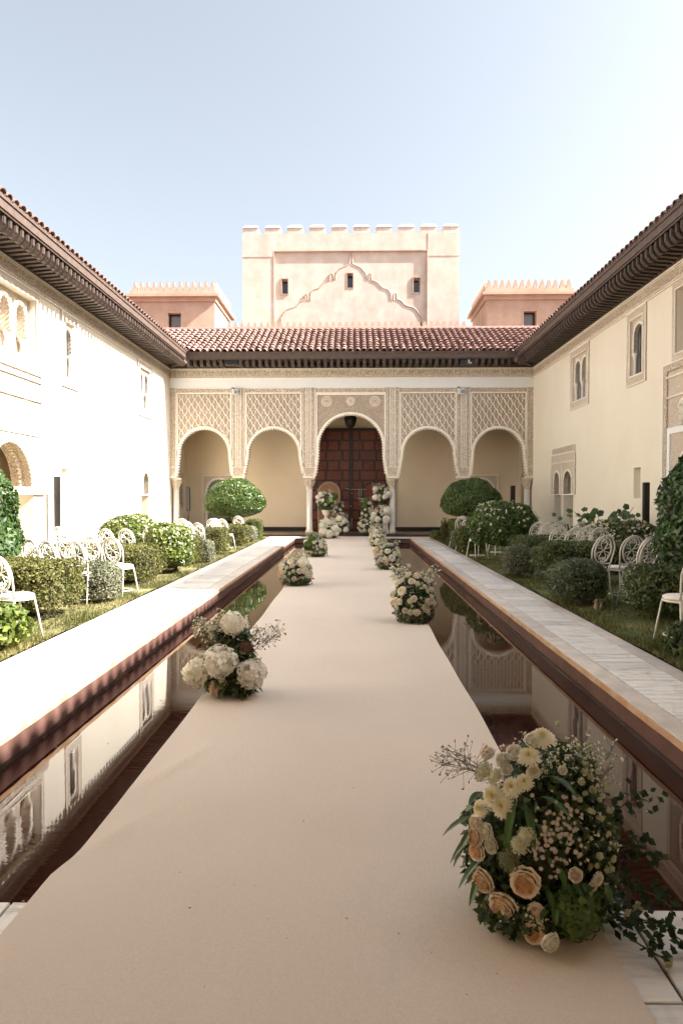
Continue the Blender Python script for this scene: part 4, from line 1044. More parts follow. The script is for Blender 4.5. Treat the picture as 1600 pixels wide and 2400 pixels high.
bush('lime_shrub', 'small yellowing plants at the far end of the shaded pavement', 'plant', (2.95, 24.2, .16), (.30, .5, .18), 2.2, 1500, .04, L_LIME, .12)
bush('lantana_bush', 'spreading bush of cream blossom heads behind the shaded chairs', 'bush', (5.25, 13.5, .52), (.86, .8, .50), 2.2, 9000, .05, L_DARK, .09, flowers=420, fsize=.035, ftop=.05, asp=.45)
bush('low_shrub', 'low dark shrub at the near corner of the shaded pavement', 'shrub', (3.35, 6.30, .15), (.42, .50, .20), 2.4, 4000, .036, L_DARK, .12)
# topiary domes
def dome(x, y, label, mat):
    T = thing('topiary_tree', (x, y, 0), label, 'topiary', 'clipped dome trees before the arcade')
    c = (x, y, 1.22); mb = M(); n = 24000
    d = rng.normal(0, 1, (n, 3)); d /= np.linalg.norm(d, axis=1, keepdims=True)
    Rr = np.array([1.03, 1.03, .90]); P = d*Rr; low = P[:,2] < 0; P[low, 2] *= .45
    N_ = P/Rr**2; k = 1 - .07*np.abs(rng.normal(0, 1, n)); P = P*(k*(1+.02*np.sin(d[:,0]*7)+.02*np.sin(d[:,1]*6+d[:,2]*8)))[:,None]
    leaves(mb, P + np.array(c), N_, .075, .55, .45, droop=.25); part('foliage', mb, mat, T, attr=True, kind='stuff')
    V = M(); pr = []
    for i in range(13):
        t = -math.pi/2 + math.pi*i/12; z = .90*math.sin(t)*.9; z = z*.45 if z < 0 else z; pr.append((max(.01, 1.03*math.cos(t)*.9), z))
    V.lathe(pr, c, 20); part('branches', V, CORE, T, smooth=True)
    st = M(); st.tube([(x,y,0),(x+.02,y,.5),(x,y,1.1)], [.075,.06,.05], 8); stems(st, x, y, .5, 1.1, .5, 6, .02); part('trunk', st, TWIG, T)
dome(-4.05, 22.9, 'bright sunlit clipped dome tree before the arcade', L_TOP)
dome(3.88, 22.9, 'dark shaded clipped dome tree before the arcade', L_TOP)
# big-leaved laurel cones
def cone(x, y, label):
    T = thing('laurel_cone', (x, y, 0), label, 'laurel', 'clipped laurel cones')
    n = 10000; t = rng.random(n)**.8; z = .12 + t*2.15; q = rng.uniform(0, 2*math.pi, n)
    r = .84*np.sqrt(np.clip(1-((z-.75)/1.6)**2, 0.01, 1))*np.where(z < .75, .8+.2*z/.75, 1) ; r = r*(1+.06*np.sin(q*5+z*4)+.05*np.sin(z*9)) - np.abs(rng.normal(0, .05, n))
    P = np.stack([x+r*np.cos(q), y+r*np.sin(q), z], 1); N_ = np.stack([np.cos(q), np.sin(q), .35+0*q], 1)
    mb = M(); leaves(mb, P, N_, .098, .6, .42, .3); part('foliage', mb, L_LAUR, T, attr=True, kind='stuff')
    b = M(); zz = np.linspace(.15, 2.15, 14); b.lathe([(max(.02, .70*math.sqrt(max(.01,1-((k-.75)/1.6)**2))), k) for k in zz], (x,y,0), 18); part('branches', b, CORE, T, smooth=True)
    s_ = M(); s_.tube([(x,y,0),(x,y,.4)], .05, 7); part('trunk', s_, TWIG, T)
cone(-5.36, 8.95, 'sunlit broad-leaved laurel cone cut by the frame behind the nearest browned hedge')
cone(4.78, 8.95, 'shaded broad-leaved laurel cone rising behind the nearest dark hedge')
# lobed-leaf plant by the shaded wall
T = thing('fig_plant', (5.75, 15.6, 0), 'lobed-leaf plant reaching up the shaded wall behind the cream blossom bush', 'plant')
st = M(); tips = []
for (dx, dy, h) in ((.35,-.5,1.28),(.1,-.2,1.18),(-.15,.3,1.10),(-.5,.9,1.16),(.25,-.9,1.05),(-.35,.6,.95),(-.7,1.6,.9)):
    p = [(5.75,15.6,0),(5.75+dx*.4,15.6+dy*.5,h*.6),(5.75+dx,15.6+dy,h)]; st.tube(p, [.014,.011,.006], 5); tips.append((p[2], p[1]))
part('stem', st, TWIG, T)
lobe = []
for i in range(15):
    t = 2*math.pi*i/15; lobe.append((1.0 if i % 3 == 0 else .80, t))
for (tip, mid) in tips:
    for k in range(11):
        f = rng.uniform(.2, 1.08); c = np.array(mid)*(1-f) + np.array(tip)*f + rng.normal(0, .09, 3); c[0] = min(c[0], XR-.06)
        n_ = np.array([-.4, -.7, .55]) + rng.normal(0, .35, 3); n_ /= np.linalg.norm(n_); u = np.cross(n_, [0,0,1.]); u /= np.linalg.norm(u); v = np.cross(n_, u)
        s_ = rng.uniform(.055, .10); b = M(); V = [c] + [c + (u*math.cos(t)+v*math.sin(t))*s_*r - n_*s_*.12*r for r, t in lobe]
        b.add(V, [(0, i+1, (i+1) % 15 + 1) for i in range(15)], rng.random()); part('leaf', b, L_FIG, T, attr=True)
# stones and grass
m = M(); m.tube([(3.19,9.08,0),(3.195,9.08,.09),(3.185,9.07,.14)], [.035,.028,.022], 7); m.tube([(3.24,9.06,0),(3.25,9.05,.11)], [.024,.018], 6)
tag(link('cut_stump', m.mesh('cut_stump'), simple('pale_stump', (.30,.22,.16), .9, .3, 20, 40, .4)), 'cut woody stump at the foot of the grey-green globe bush', 'stump')
g = M(); n = 42000
for (x0, x1, nn) in ((-4.6, PAVL, n//2), (PAVR, 4.4, n//2)):
    y = 5.4 + 20*rng.random(nn)**1.7; e = rng.random(nn)**1.5
    x = np.where(x0 < 0, x1 - e*abs(x1-x0), x0 + e*abs(x1-x0))
    h = rng.uniform(.03, .075, nn)*(1+.5*np.sin(x*9)*np.sin(y*4)); q = rng.uniform(0, 6.28, nn); wd = .006
    b0 = np.stack([x-wd*np.cos(q), y-wd*np.sin(q), 0*x+.005], 1); b1 = np.stack([x+wd*np.cos(q), y+wd*np.sin(q), 0*x+.005], 1)
    t = np.stack([x+rng.normal(0,.025,nn), y+rng.normal(0,.025,nn), h], 1)
    g.add(np.stack([b0, b1, t], 1).reshape(-1, 3), np.arange(nn*3).reshape(nn, 3), np.repeat(rng.random(nn), 3))
tag(link('grass', g.mesh('grass', attr=True), GRASSM), 'short straggly grass edging both pavements', 'grass', kind='stuff')

# ------------------------------------------------------------------ loudspeakers
def speaker(x, y, z0, z1, wd, label, pole, rz):
    T = thing('column_loudspeaker', (x, y, 0), label, 'loudspeaker', 'slim black column loudspeakers'); T.rotation_euler = (0,0,0)
    b = M(); b.bbox(x-wd/2, x+wd/2, y-wd/2, y+wd/2, z0, z1, .008); part('cabinet', b, BLACKM, T)
    b = M(); b.box(x-wd/2+.012, x+wd/2-.012, y-wd/2-.006, y-wd/2, z0+.04, z1-.04); part('grille', b, SKIRT, T)
    b = M(); b.tube([(x,y,.3),(x,y,z0)], .02, 8); part('pole', b, BLACKM, T)
    b = M(); b.bbox(x-.22, x+.22, y-.25, y+.25, .0 if not pole else .08, .42, .01); part('bass_box', b, BLACKM, T)
speaker(-6.86, 15.6, .70, 1.98, .11, 'slim grey-black column loudspeaker against the sunlit wall', 0, 0)
speaker(6.33, 15.0, .60, 1.82, .115, 'slim black column loudspeaker against the shaded wall', 0, 0)
speaker(-6.60, 26.9, .95, 1.92, .13, 'column loudspeaker on a bass box under the arch next to the sunlit wing', 1, 0)
speaker(6.20, 27.0, .70, 1.95, .16, 'column loudspeaker under the arch next to the shaded wing', 1, 0)

# ------------------------------------------------------------------ chairs
def chair_meshes():
    D = {}
    c = M(); c.tube([(.185*math.cos(t), .185*math.sin(t), .445) for t in np.linspace(0, 2*math.pi, 25)[:-1]], .010, 6, True); c.lathe([(.005,.443),(.18,.443),(.18,.449),(.005,.449)], (0,0,0), 20)
    D['seat'] = (c.mesh('seat', True), IRON)
    c = M(); c.lathe([(.01,.452),(.17,.452),(.186,.466),(.186,.486),(.165,.498),(.01,.503)], (0,0,0), 22); D['cushion'] = (c.mesh('cushion', True), CUSH)
    for k, (sx, sy) in enumerate(((-1,1),(1,1))):
        c = M(); c.tube([(sx*.135,.125,.445),(sx*.16,.16,.22),(sx*.185,.19,0)], .0105, 6); D['leg%d' % k] = (c.mesh('leg', True), IRON)
    for k, sx in enumerate((-1,1)):
        c = M(); c.tube([(sx*.165,-.145,.47),(sx*.168,-.165,.22),(sx*.19,-.205,0)], .0105, 6); D['rear%d' % k] = (c.mesh('leg', True), IRON)
    yb = lambda z: -.145 - (z-.47)*.22
    hp = [(-.165,.47),(-.178,.56),(-.196,.66),(-.205,.73)] + [(-.205*math.cos(t), .745+.205*math.sin(t)) for t in np.linspace(.08, math.pi-.08, 13)] + [(.205,.73),(.196,.66),(.178,.56),(.165,.47)]
    c = M(); c.tube([(x, yb(z), z) for x, z in hp], .0115, 6); c.tube([(-.176,yb(.545),.545),(.176,yb(.545),.545)], .009, 5)
    for x in (-.05,.05): c.tube([(x,yb(.46),.46),(x,yb(.545),.545)], .007, 5)
    D['back_frame'] = (c.mesh('back_frame', True), IRON)
    c = M(); c.tube([(.150*math.cos(t), yb(.742+.185*math.sin(t))+.004, .742+.185*math.sin(t)) for t in np.linspace(0, 2*math.pi, 23)[:-1]], .0125, 6, True); D['medallion'] = (c.mesh('medallion', True), IRON)
    c = M()
    for sx in (-1,1):
        for sz in (-1,1):
            pts = [(0,0),(.030,.032),(.058,.075),(.062,.115),(.045,.138),(.028,.125),(.030,.106),(.042,.104)]
            c.tube([(sx*a, yb(.742+sz*b)+.004, .742+sz*b) for a, b in pts], .0068, 4)
            pts = [(0,.0),(.05,.022),(.095,.030),(.122,.052),(.118,.082),(.098,.088),(.088,.074),(.098,.066)]
            c.tube([(sx*a, yb(.742+sz*b)+.004, .742+sz*b) for a, b in pts], .0068, 4)
            c.tube([(sx*a, yb(.742+sz*b)+.004, .742+sz*b) for a, b in ((0,.10),(.020,.125),(.014,.155),(0,.178))], .006, 4)
    D['scrollwork'] = (c.mesh('scrollwork', True), IRON)
    c = M(); c.tube([(.175*math.cos(t), -.005+.18*math.sin(t), .09) for t in np.linspace(0, 2*math.pi, 21)[:-1]], .0075, 5, True); D['stretcher'] = (c.mesh('stretcher', True), IRON)
    for me, mt in D.values(): me.materials.append(mt)
    return D
CM = chair_meshes()
def chair(bx, by, rz, label):
    f = Vector((-math.sin(rz), math.cos(rz), 0)); p = Vector((bx, by, 0)) + f*.24
    T = thing('garden_chair', p, label, 'chair', 'white iron garden chairs in the ceremony rows'); T.rotation_euler = (0, 0, rz); T.scale = (.94 if bx < 0 else 1,)*3
    for k, (me, mt) in CM.items():
        if k == 'scrollwork': continue
        o = bpy.data.objects.new('leg' if me.name.startswith('leg') else k, me); COL.objects.link(o); o.parent = T
        if k == 'medallion':
            q = bpy.data.objects.new('scrollwork', CM['scrollwork'][0]); COL.objects.link(q); q.parent = o
    return T
RL, RR_ = R(-27), R(21)
LCH = [(-3.72, 6.98, 'nearest sunlit chair, cut by the frame, seat over the yellow-green shrub'),
 (-4.67, 9.65, 'sunlit chair half hidden behind the laurel cone and the nearest hedge'), (-6.05, 12.85, 'sunlit chair farthest toward the wall portal, behind the laurel cone'),
 (-4.24, 9.25, 'sunlit chair back over the nearest browned hedge, next to the laurel cone'), (-6.07, 13.80, 'sunlit chair in front of the slim loudspeaker at the wall'),
 (-3.85, 9.25, 'sunlit chair back rising over the middle of the nearest browned hedge'), (-5.55, 13.30, 'sunlit chair just right of the loudspeaker, second row back'),
 (-4.58, 10.60, 'sunlit chair behind the grey-green bush, left of the two with clear scrollwork'), (-5.95, 14.70, 'faint sunlit chair against the white wall, right of the loudspeaker'),
 (-5.87, 15.30, 'faint sunlit chair against the white wall, just left of the round flowering bush'), (-4.04, 10.30, 'sunlit chair with clear scrollwork standing behind the grey-green bush'),
 (-4.76, 12.90, 'sunlit chair overlapping the left end of the round flowering bush'), (-3.65, 10.10, 'sunlit chair with its front leg on grass at the pavement edge'),
 (-4.38, 12.90, 'sunlit chair back before the round flowering bush, above the rounded hedge'), (-4.07, 13.40, 'sunlit chair back between the two flowering bushes'),
 (-5.10, 17.60, 'pale chair top showing above the gap between the flowering bushes'), (-4.90, 19.20, 'leftmost chair back of the far sunlit group below the loudspeaker arch'),
 (-4.34, 16.50, 'second chair back of the far sunlit group, over the flowering shrub'), (-4.20, 16.90, 'third chair back of the far sunlit group'),
 (-3.70, 15.90, 'sunlit chair with legs showing beside the small grey bush'), (-3.96, 19.20, 'chair back of the far sunlit group under the topiary dome'),
 (-4.00, 18.95, 'rear chair of the overlapping pair under the topiary dome'), (-3.70, 18.80, 'front chair of the overlapping pair, seat standing between the two far hedges'),
 (-3.75, 21.70, 'last sunlit chair, behind the clipped hedge before the topiary dome')]
for i, (x, y, lb) in enumerate(LCH): chair(x, y, RL + R(random.uniform(-5, 5)), 'white iron ' + lb)
RCH = [(3.55, 9.75, 'shaded chair with open scroll back behind the globe bush'), (3.95, 9.75, 'shaded chair with open scroll back, right of the near pair'),
 (4.20, 9.70, 'shaded chair partly behind the laurel cone, beyond the near pair'), (3.90, 9.05, 'shaded chair leaning behind the laurel cone, closest of the two hidden by it'),
 (3.41, 6.78, 'shaded chair cut by the frame, round cushion before the nearest dark hedge'),
 (3.99, 14.95, 'left chair back of the overlapping pair beside the white-rose shrub'), (4.10, 14.5, 'right chair back of the overlapping pair beside the white-rose shrub'),
 (4.65, 15.56, 'shaded chair back in front of the twin doorway'), (3.76, 12.6, 'shaded chair with clear scroll back above the hedge on the forked trunk'),
 (4.02, 12.5, 'shaded chair turned edge-on above the hedge on the forked trunk'), (4.86, 14.85, 'shaded chair back under the lobed-leaf plant'),
 (4.28, 12.75, 'left of two crowded chair backs before the cream blossom bush'), (4.65, 13.55, 'rear chair back just below the lobed leaves'),
 (4.42, 12.45, 'right of two crowded chair backs before the cream blossom bush'), (4.98, 13.9, 'shaded chair back half buried in the cream blossom bush'),
 (5.35, 12.0, 'shaded chair top between the loudspeaker and the laurel cone'), (3.10, 18.6, 'far shaded chair peeping out left of the white-rose shrub'),
 (3.05, 16.35, 'shaded chair whose legs stand under the left side of the white-rose shrub'), (3.72, 17.3, 'shaded chair whose legs show behind the white-rose shrub trunk'), (3.12, 19.95, 'farthest shaded chair, one leg showing by the dry grey bush')]
for x, y, lb in RCH: chair(x, y, RR_ + R(random.uniform(-5, 5)), 'white iron ' + lb)
for x, y, z, lb in ((3.84, 9.98, .505, 'folded tan paper fan on the cushion of the chair beside the dark hedge'), (3.33, 7.0, .505, 'folded tan paper fan on the cushion of the cut-off shaded chair'), (-3.62, 7.12, .475, 'folded pale paper fan on the cushion of the cut-off sunlit chair')):
    b = M(); P = [(x, y)] + [(x+.16*math.cos(t), y+.16*math.sin(t)) for t in np.linspace(.3, 1.3, 7)]
    top = [(a, c, z+.008+(.004 if i % 2 else 0)) for i, (a, c) in enumerate(P)]; bot = [(a, c, z) for a, c in P]
    b.add(top+bot, [(0, i, i+1) for i in range(1, 7)] + [(8, 8+i+1, 8+i) for i in range(1, 7)] + [(i, i+1, i+9, i+8) for i in range(0, 7)])
    tag(link('paper_fan', b.mesh('paper_fan'), simple('kraft_paper', (.55,.44,.32), .8, .05, 8)), lb, 'fan')

# ------------------------------------------------------------------ flowers
def petal_ring(mb, n, r0, r1, z0, z1, wid, curl, v, th0=0.0, nu=4, nv=4, jit=.0):
    for k in range(n):
        th = th0 + 2*math.pi*k/n + random.uniform(-jit, jit); jr = random.uniform(.92, 1.08)
        P = []; A = []
        for j in range(nv+1):
            f = j/nv; rad = (r0 + (r1-r0)*f**1.1)*jr; z = z0 + (z1-z0)*(f**.75) - curl*max(0, f-.6)**2*4
            half = wid*(math.sin(math.pi*min(1, .22+.62*f))**.8) * (1 if f < .95 else .72)
            for i in range(nu+1):
                u = -1 + 2*i/nu; t = th + u*half; rr = rad*(1 + .06*u*u)
                P.append((rr*math.cos(t), rr*math.sin(t), z - (.05 if f > .9 and abs(u) > .6 else 0))); A.append(v + .12*f)
        F = [(j*(nu+1)+i, j*(nu+1)+i+1, (j+1)*(nu+1)+i+1, (j+1)*(nu+1)+i) for j in range(nv) for i in range(nu)]
        mb.add(P, F, A)
def rose_mesh(seed):
    random.seed(seed); m = M()
    for k, (n, r1, z1, v) in enumerate(((7,.74,.54,.55),(7,.86,.44,.7),(6,.97,.24,.8),(5,1.06,-.02,.85))):
        petal_ring(m, n, r1*.70, r1, z1-.55+random.uniform(-.03,.03), z1, 1.5*math.pi/n, .10+.08*k, v, k*.9, 5, 4, .35)
    for i in range(30):                                  # crumpled heart of the bloom
        rr = .62*math.sqrt((i+.3)/30); th = i*2.39996 + random.uniform(-.3,.3); cx, cy = rr*math.cos(th), rr*math.sin(th)
        o = th + math.pi/2 + random.uniform(-.7,.7); wd = random.uniform(.15,.26); h = .64 - .32*rr*rr + random.uniform(-.05,.05); cv = random.uniform(.06,.16)
        A, B = [], []
        for q in np.linspace(-1, 1, 5):
            px_, py_ = cx + q*wd*math.cos(o) - cv*(1-q*q)*math.cos(th)*-1, cy + q*wd*math.sin(o) + cv*(1-q*q)*math.sin(th)
            A.append((px_*.85, py_*.85, .05)); B.append((px_*1.03, py_*1.03, h - .07*q*q))
        m.add(A+B, [(j, j+1, j+6, j+5) for j in range(4)], [.12]*5 + [.30+.5*rr]*5)
    cm = M(); cm.lathe([(.05,-.6),(.45,-.45),(.72,-.15),(.70,.05),(.56,.24),(.36,.36),(.02,.40)], (0,0,0), 14); cm.A = [np.full(len(a), .05) for a in cm.A]; m.merge(cm)
    return m.mesh('rose', True, attr=True)
def dahlia_mesh():
    m = M()
    for L, (n, r1, z1, v) in enumerate(((6,.22,.55,.0),(10,.38,.55,.15),(14,.56,.48,.35),(17,.74,.34,.55),(19,.90,.14,.75),(19,1.0,-.12,.85))):
        petal_ring(m, n, .06, r1, -.1, z1, .95*math.pi/n*1.15, .12, v, L*.37, 2, 3, .08)
    return m.mesh('dahlia', True, attr=True)
def hydrangea_mesh(n=190, seed=3):
    g = np.random.default_rng(seed); m = M()
    i = np.arange(n) + .5; ph = np.arccos(1 - 1.86*i/n); th = math.pi*(1+5**.5)*i
    for a, b in zip(ph, th):
        N_ = np.array([math.cos(b)*math.sin(a), math.sin(b)*math.sin(a), math.cos(a)]); c = N_*(.84 + .17*g.random())*(1+.05*math.sin(3*b)+.04*math.sin(5*a))
        N_ = N_ + g.normal(0, .38, 3); N_ /= np.linalg.norm(N_); u = np.cross(N_, [.3,.2,.9]); u /= np.linalg.norm(u); v = np.cross(N_, u)
        r = .175*g.uniform(.8, 1.25); q0 = g.uniform(0, 1.5); sh = g.uniform(.35, 1)
        for k in range(4):
            t = q0 + k*math.pi/2; d1 = u*math.cos(t)+v*math.sin(t); d2 = u*math.cos(t+.78)+v*math.sin(t+.78); d0 = u*math.cos(t-.78)+v*math.sin(t-.78)
            m.add([c, c+d0*r*.72+N_*.03, c+d1*r+N_*.0, c+d2*r*.72+N_*.03], [(0,1,2,3)], sh)
    b = M(); core = M(); core.lathe([(.02,-.86),(.6,-.55),(.84,0),(.66,.52),(.3,.8),(.02,.86)], (0,0,0), 12)
    m.merge(core)
    return m.mesh('hydrangea', False, attr=True)
def pod_mesh():
    m = M(); petal_ring(m, 8, .3, .75, -.5, .2, .34, -.1, .3, 0, 2, 3, .1); petal_ring(m, 6, .1, .42, -.2, .62, .45, 0, .6, .3, 2, 3, .1); m.lathe([(.05,-.7),(.55,-.4),(.66,0),(.45,.4),(.05,.55)], (0,0,0), 8); return m.mesh('pod', True, attr=True)
def umbel_mesh():
    g = np.random.default_rng(5); m = M()
    for _ in range(150):
        d = g.normal(0, 1, 3); d[2] = abs(d[2])*.8; d /= np.linalg.norm(d); c = d*np.array([1,1,.75])*g.uniform(.8, 1); r = .075
        m.add([c+[r,0,0], c+[0,r,.02], c-[r,0,0], c-[0,r,-.02]], [(0,1,2,3)], g.random()); m.add([c+[r*.6,0,r], c-[r*.6,0,-r], c-[r*.6,0,r], c+[r*.6,0,-r]], [(0,1,2,3)], g.random())
    m.lathe([(.02,-.5),(.5,-.1),(.75,.2),(.5,.5),(.02,.62)], (0,0,0), 8)
    return m.mesh('umbel', False, attr=True)
def aster_mesh():
    m = M(); petal_ring(m, 13, .15, 1.0, 0, .15, .20, .1, .6, 0, 1, 2, .05); c = M(); c.lathe([(.02,-.05),(.26,.02),(.24,.14),(.02,.2)], (0,0,0), 7); m.merge(c)
    return m.mesh('aster', True, attr=True)
FM = {}
def flower(kind, mat, parent, p, nrm, r, name=None):
    key = (kind, mat.name)
    if key not in FM:
        me = {'rose': lambda: rose_mesh(2), 'rose2': lambda: rose_mesh(9), 'dahlia': dahlia_mesh, 'hydrangea': hydrangea_mesh, 'pod': pod_mesh, 'umbel': umbel_mesh, 'aster': aster_mesh}[kind]()
        me.materials.append(mat); FM[key] = me
    q = Vector(nrm).normalized().to_track_quat('Z', 'Y').to_euler(); q.rotate_axis('Z', random.uniform(0, 6.28))
    return inst(name or kind.rstrip('2'), FM[key], parent, p, q, (r, r, r*random.uniform(.88, 1.05)))
def spray(mb_s, mb_f, p0, d, L, n, r, fr):
    """branching stem with buds or florets along its upper half."""
    d = np.array(d, float); d /= np.linalg.norm(d); p0 = np.array(p0, float)
    P = [p0 + d*L*f + np.array([0,0,-.10*L*f*f]) for f in np.linspace(0, 1, 5)]; mb_s.tube(P, [r, r*.9, r*.8, r*.7, r*.5], 4)
    pts = []
    for k in range(n):
        f = rng.uniform(.35, 1.05); b0 = p0 + d*L*f + np.array([0,0,-.10*L*f*f]); e = b0 + d*L*.10 + np.clip(rng.normal(0, 1, 3), -1.3, 1.3)*.085*L/.3*(.4+.7*(1.1-f)); mb_s.tube([b0, e], r*.45, 3); pts.append(e)
    pts = np.array(pts)
    leaves(mb_f, np.repeat(pts, 2, 0) + rng.normal(0, fr*.25, (n*2, 3)), rng.normal(0, 1, (n*2, 3)), fr, .5, .75)
def longleaf(mb, p0, d, L, wd, droop=.5):
    d = np.array(d, float); d /= np.linalg.norm(d); s_ = np.cross(d, [0,0,1.0]); s_ /= np.linalg.norm(s_)+1e-6; up = np.cross(s_, d)
    A, B, C = [], [], []
    for f in np.linspace(0, 1, 7):
        c = np.array(p0) + d*L*f + np.array([0,0,-droop*L*f*f]); h = wd*math.sin(math.pi*(f*.93+.05))**.8
        A.append(c - s_*h + up*h*.25); B.append(c); C.append(c + s_*h + up*h*.25)
    k = rng.random(); n0 = len(A); mb.add(A+B+C, [(i, i+1, i+n0+1, i+n0) for i in range(n0-1)] + [(i+n0, i+n0+1, i+2*n0+1, i+2*n0) for i in range(n0-1)], k)
def arrangement(label, c, Rr, flowers, nleaf=1500, lsize=.05, fills=(), lmat=None, tilt=0.0, extra=None, grp='flower mounds along the carpet', name='flower_arrangement', jit=.9, zlo=-1.0, lobes=None, push=0):
    T = thing(name, (c[0], c[1], 0), label, 'flower arrangement', grp)
    if lobes is None:
        lobes = [((c[0], c[1], c[2]*.9), np.array(Rr)*(.92,.92,.85), 1.0), ((c[0]+Rr[0]*.05, c[1]-.02, .09), (Rr[0]*.98, Rr[1]*.95, .10), .5), ((c[0]+Rr[0]*.12, c[1], c[2]+Rr[2]*.62), np.array(Rr)*(.52,.55,.42), .4)]
        if c[2] > .5: lobes[1] = ((c[0]-Rr[0]*.2, c[1]-.05, c[2]-Rr[2]*.6), np.array(Rr)*(.7,.7,.5), .4)
    mc = M(); g = M()
    for lc, lr, fr_ in lobes:
        mc.merge(body(lc, lr, 2.2, .84))
        P, N_, _ = shell(lc, lr, 2.2, int(nleaf*fr_), .06, .12, zlo); P[:,2] = np.maximum(P[:,2], .02); leaves(g, P, N_, lsize, jit, .5)
    part('moss_core', mc, CORE, T, smooth=True, kind='stuff')
    part('leaves', g, lmat or L_FLOR, T, attr=True, kind='stuff')
    for (mat, n, size, up, out) in fills:
        f = M(); Ps, Ns = [], []
        tot = sum(q[2] for q in lobes)
        for lc, lr, fr_ in lobes:
            P, N_, _ = shell(lc, np.array(lr)*out, 2.2, max(2, int(n/6*fr_/tot)), .03, .1, up); Ps.append(P); Ns.append(N_)
        P = np.concatenate(Ps); N_ = np.concatenate(Ns); P6 = np.repeat(P, 6, 0) + rng.normal(0, size*1.1, (len(P)*6, 3)); P6[:,2] = np.maximum(P6[:,2], .02)
        leaves(f, P6, np.repeat(N_, 6, 0), size, .7, .8); part('filler', f, mat, T, attr=True, kind='stuff')
    for k, mt, p, r, *nn in flowers:
        if push: q = Vector((0, 0, 1.5)) - Vector(p); p = tuple(Vector(p) + q.normalized()*push)
        nrm = nn[0] if nn else ((p[0]-c[0])/Rr[0]**2*Rr[0], (p[1]-c[1])/Rr[1]**2*Rr[1], (p[2]-c[2])/Rr[2]**2*Rr[2]+.15)
        flower(k, mt, T, (p[0], p[1], max(p[2], r*.6+.012)), nrm, r)
    return T

# the big mound nearest on the shaded side
c, Rr = (.665, 2.48, .31), (.25, .22, .33)
fl = []
for p in [(0.659,2.412,0.650,.040),(0.600,2.366,0.60,.034),(0.477,2.363,0.462,.036),(0.438,2.395,0.403,.028),(0.535,2.334,0.506,.031),(0.575,2.325,0.527,.026),(0.501,2.327,0.441,.034)]: fl.append(('dahlia', P_CREAM, (p[0], p[1]-.015, p[2]+.005), p[3]*1.15))
for p in [(0.445,2.385,0.155,.036),(0.561,2.262,0.219,.042),(0.505,2.335,0.097,.042),(0.425,2.395,0.255,.028),(0.42,2.402,0.304,.030)]: fl.append(('rose', P_PEACH, (p[0], p[1]-.015, p[2]), p[3]*1.12))
fl.append(('rose', P_PEACH, (.595,2.262,.045), .036, (-.3,-.9,.2)))
for p in [(0.485,2.50,0.560,.028),(0.443,2.45,0.089,.028),(0.425,2.40,.35,.026)]: fl.append(('rose2', P_PALE, p[:3], p[3]))
fl.append(('rose2', P_WHITE, (.640,2.215,.040), .031, (.35,-.7,-.25))); fl.append(('rose2', P_PALE, (.609,2.290,.098), .028, (-.2,-.9,.3)))
for p in [(0.731,2.25,0.245,.024),(0.788,2.298,0.149,.021),(0.855,2.362,0.121,.017),(0.804,2.298,0.181,.017),(0.849,2.352,0.081,.018),(0.881,2.338,0.073,.017),(0.85,2.339,0.045,.015),(.77,2.29,.115,.016),(.95,2.36,.05,.020)]: fl.append(('rose2', P_PALE, p[:3], p[3]))
fl.append(('dahlia', P_WHITE, (0.824,2.305,0.201), .028)); fl.append(('rose2', P_WHITE, (.71,2.33,.565), .016)); fl.append(('rose2', P_WHITE, (.53,2.372,.55), .020))
for p in [(.56,2.40,.60,.030),(.625,2.40,.645,.028),(.52,2.40,.575,.026),(.485,2.39,.42,.026),(.455,2.37,.33,.028),(.53,2.33,.46,.024),(.47,2.35,.29,.026),(.61,2.33,.56,.022)]: fl.append(('rose2', P_WHITE, p[:3], p[3]))
fl.append(('hydrangea', P_GREENH, (.745,2.300,.095), .085))
for p in [(0.751,2.295,0.487,.017),(0.805,2.304,0.438,.016),(0.829,2.318,0.421,.017),(0.871,2.374,0.424,.017),(0.824,2.294,0.298,.018),(0.871,2.345,0.254,.018),(0.899,2.385,0.274,.018),(0.811,2.286,0.263,.018),(0.79,2.41,0.61,.016),(0.84,2.469,0.60,.016),(0.774,2.331,0.528,.017),(0.799,2.323,0.486,.017),(0.821,2.353,0.501,.017),(0.772,2.36,0.562,.016),(0.736,2.501,0.67,.013),(.86,2.40,.46,.016),(.845,2.36,.39,.017),(.885,2.39,.35,.017),(.89,2.40,.22,.016),(.80,2.40,.575,.015),(.87,2.345,.22,.017),(.845,2.45,.55,.016),(.81,2.35,.545,.015),(.90,2.42,.39,.016),(.88,2.38,.19,.015),(.78,2.30,.45,.016),(.865,2.37,.30,.016)]: fl.append(('pod', P_POD, (p[0]+.005+random.uniform(-.012,.012), p[1]-.01, p[2]+random.uniform(-.015,.015)), p[3]*random.uniform(.6,1.15)))
for p in [(0.513,2.285,0.284,.034),(0.547,2.268,0.343,.028),(0.462,2.433,0.520,.034),(0.492,2.38,0.525,.028),(0.568,2.264,0.378,.028)]: fl.append(('umbel', BUDG if p[2] < .3 else FILL, (p[0], p[1]-.015, p[2]), p[3]*1.15))
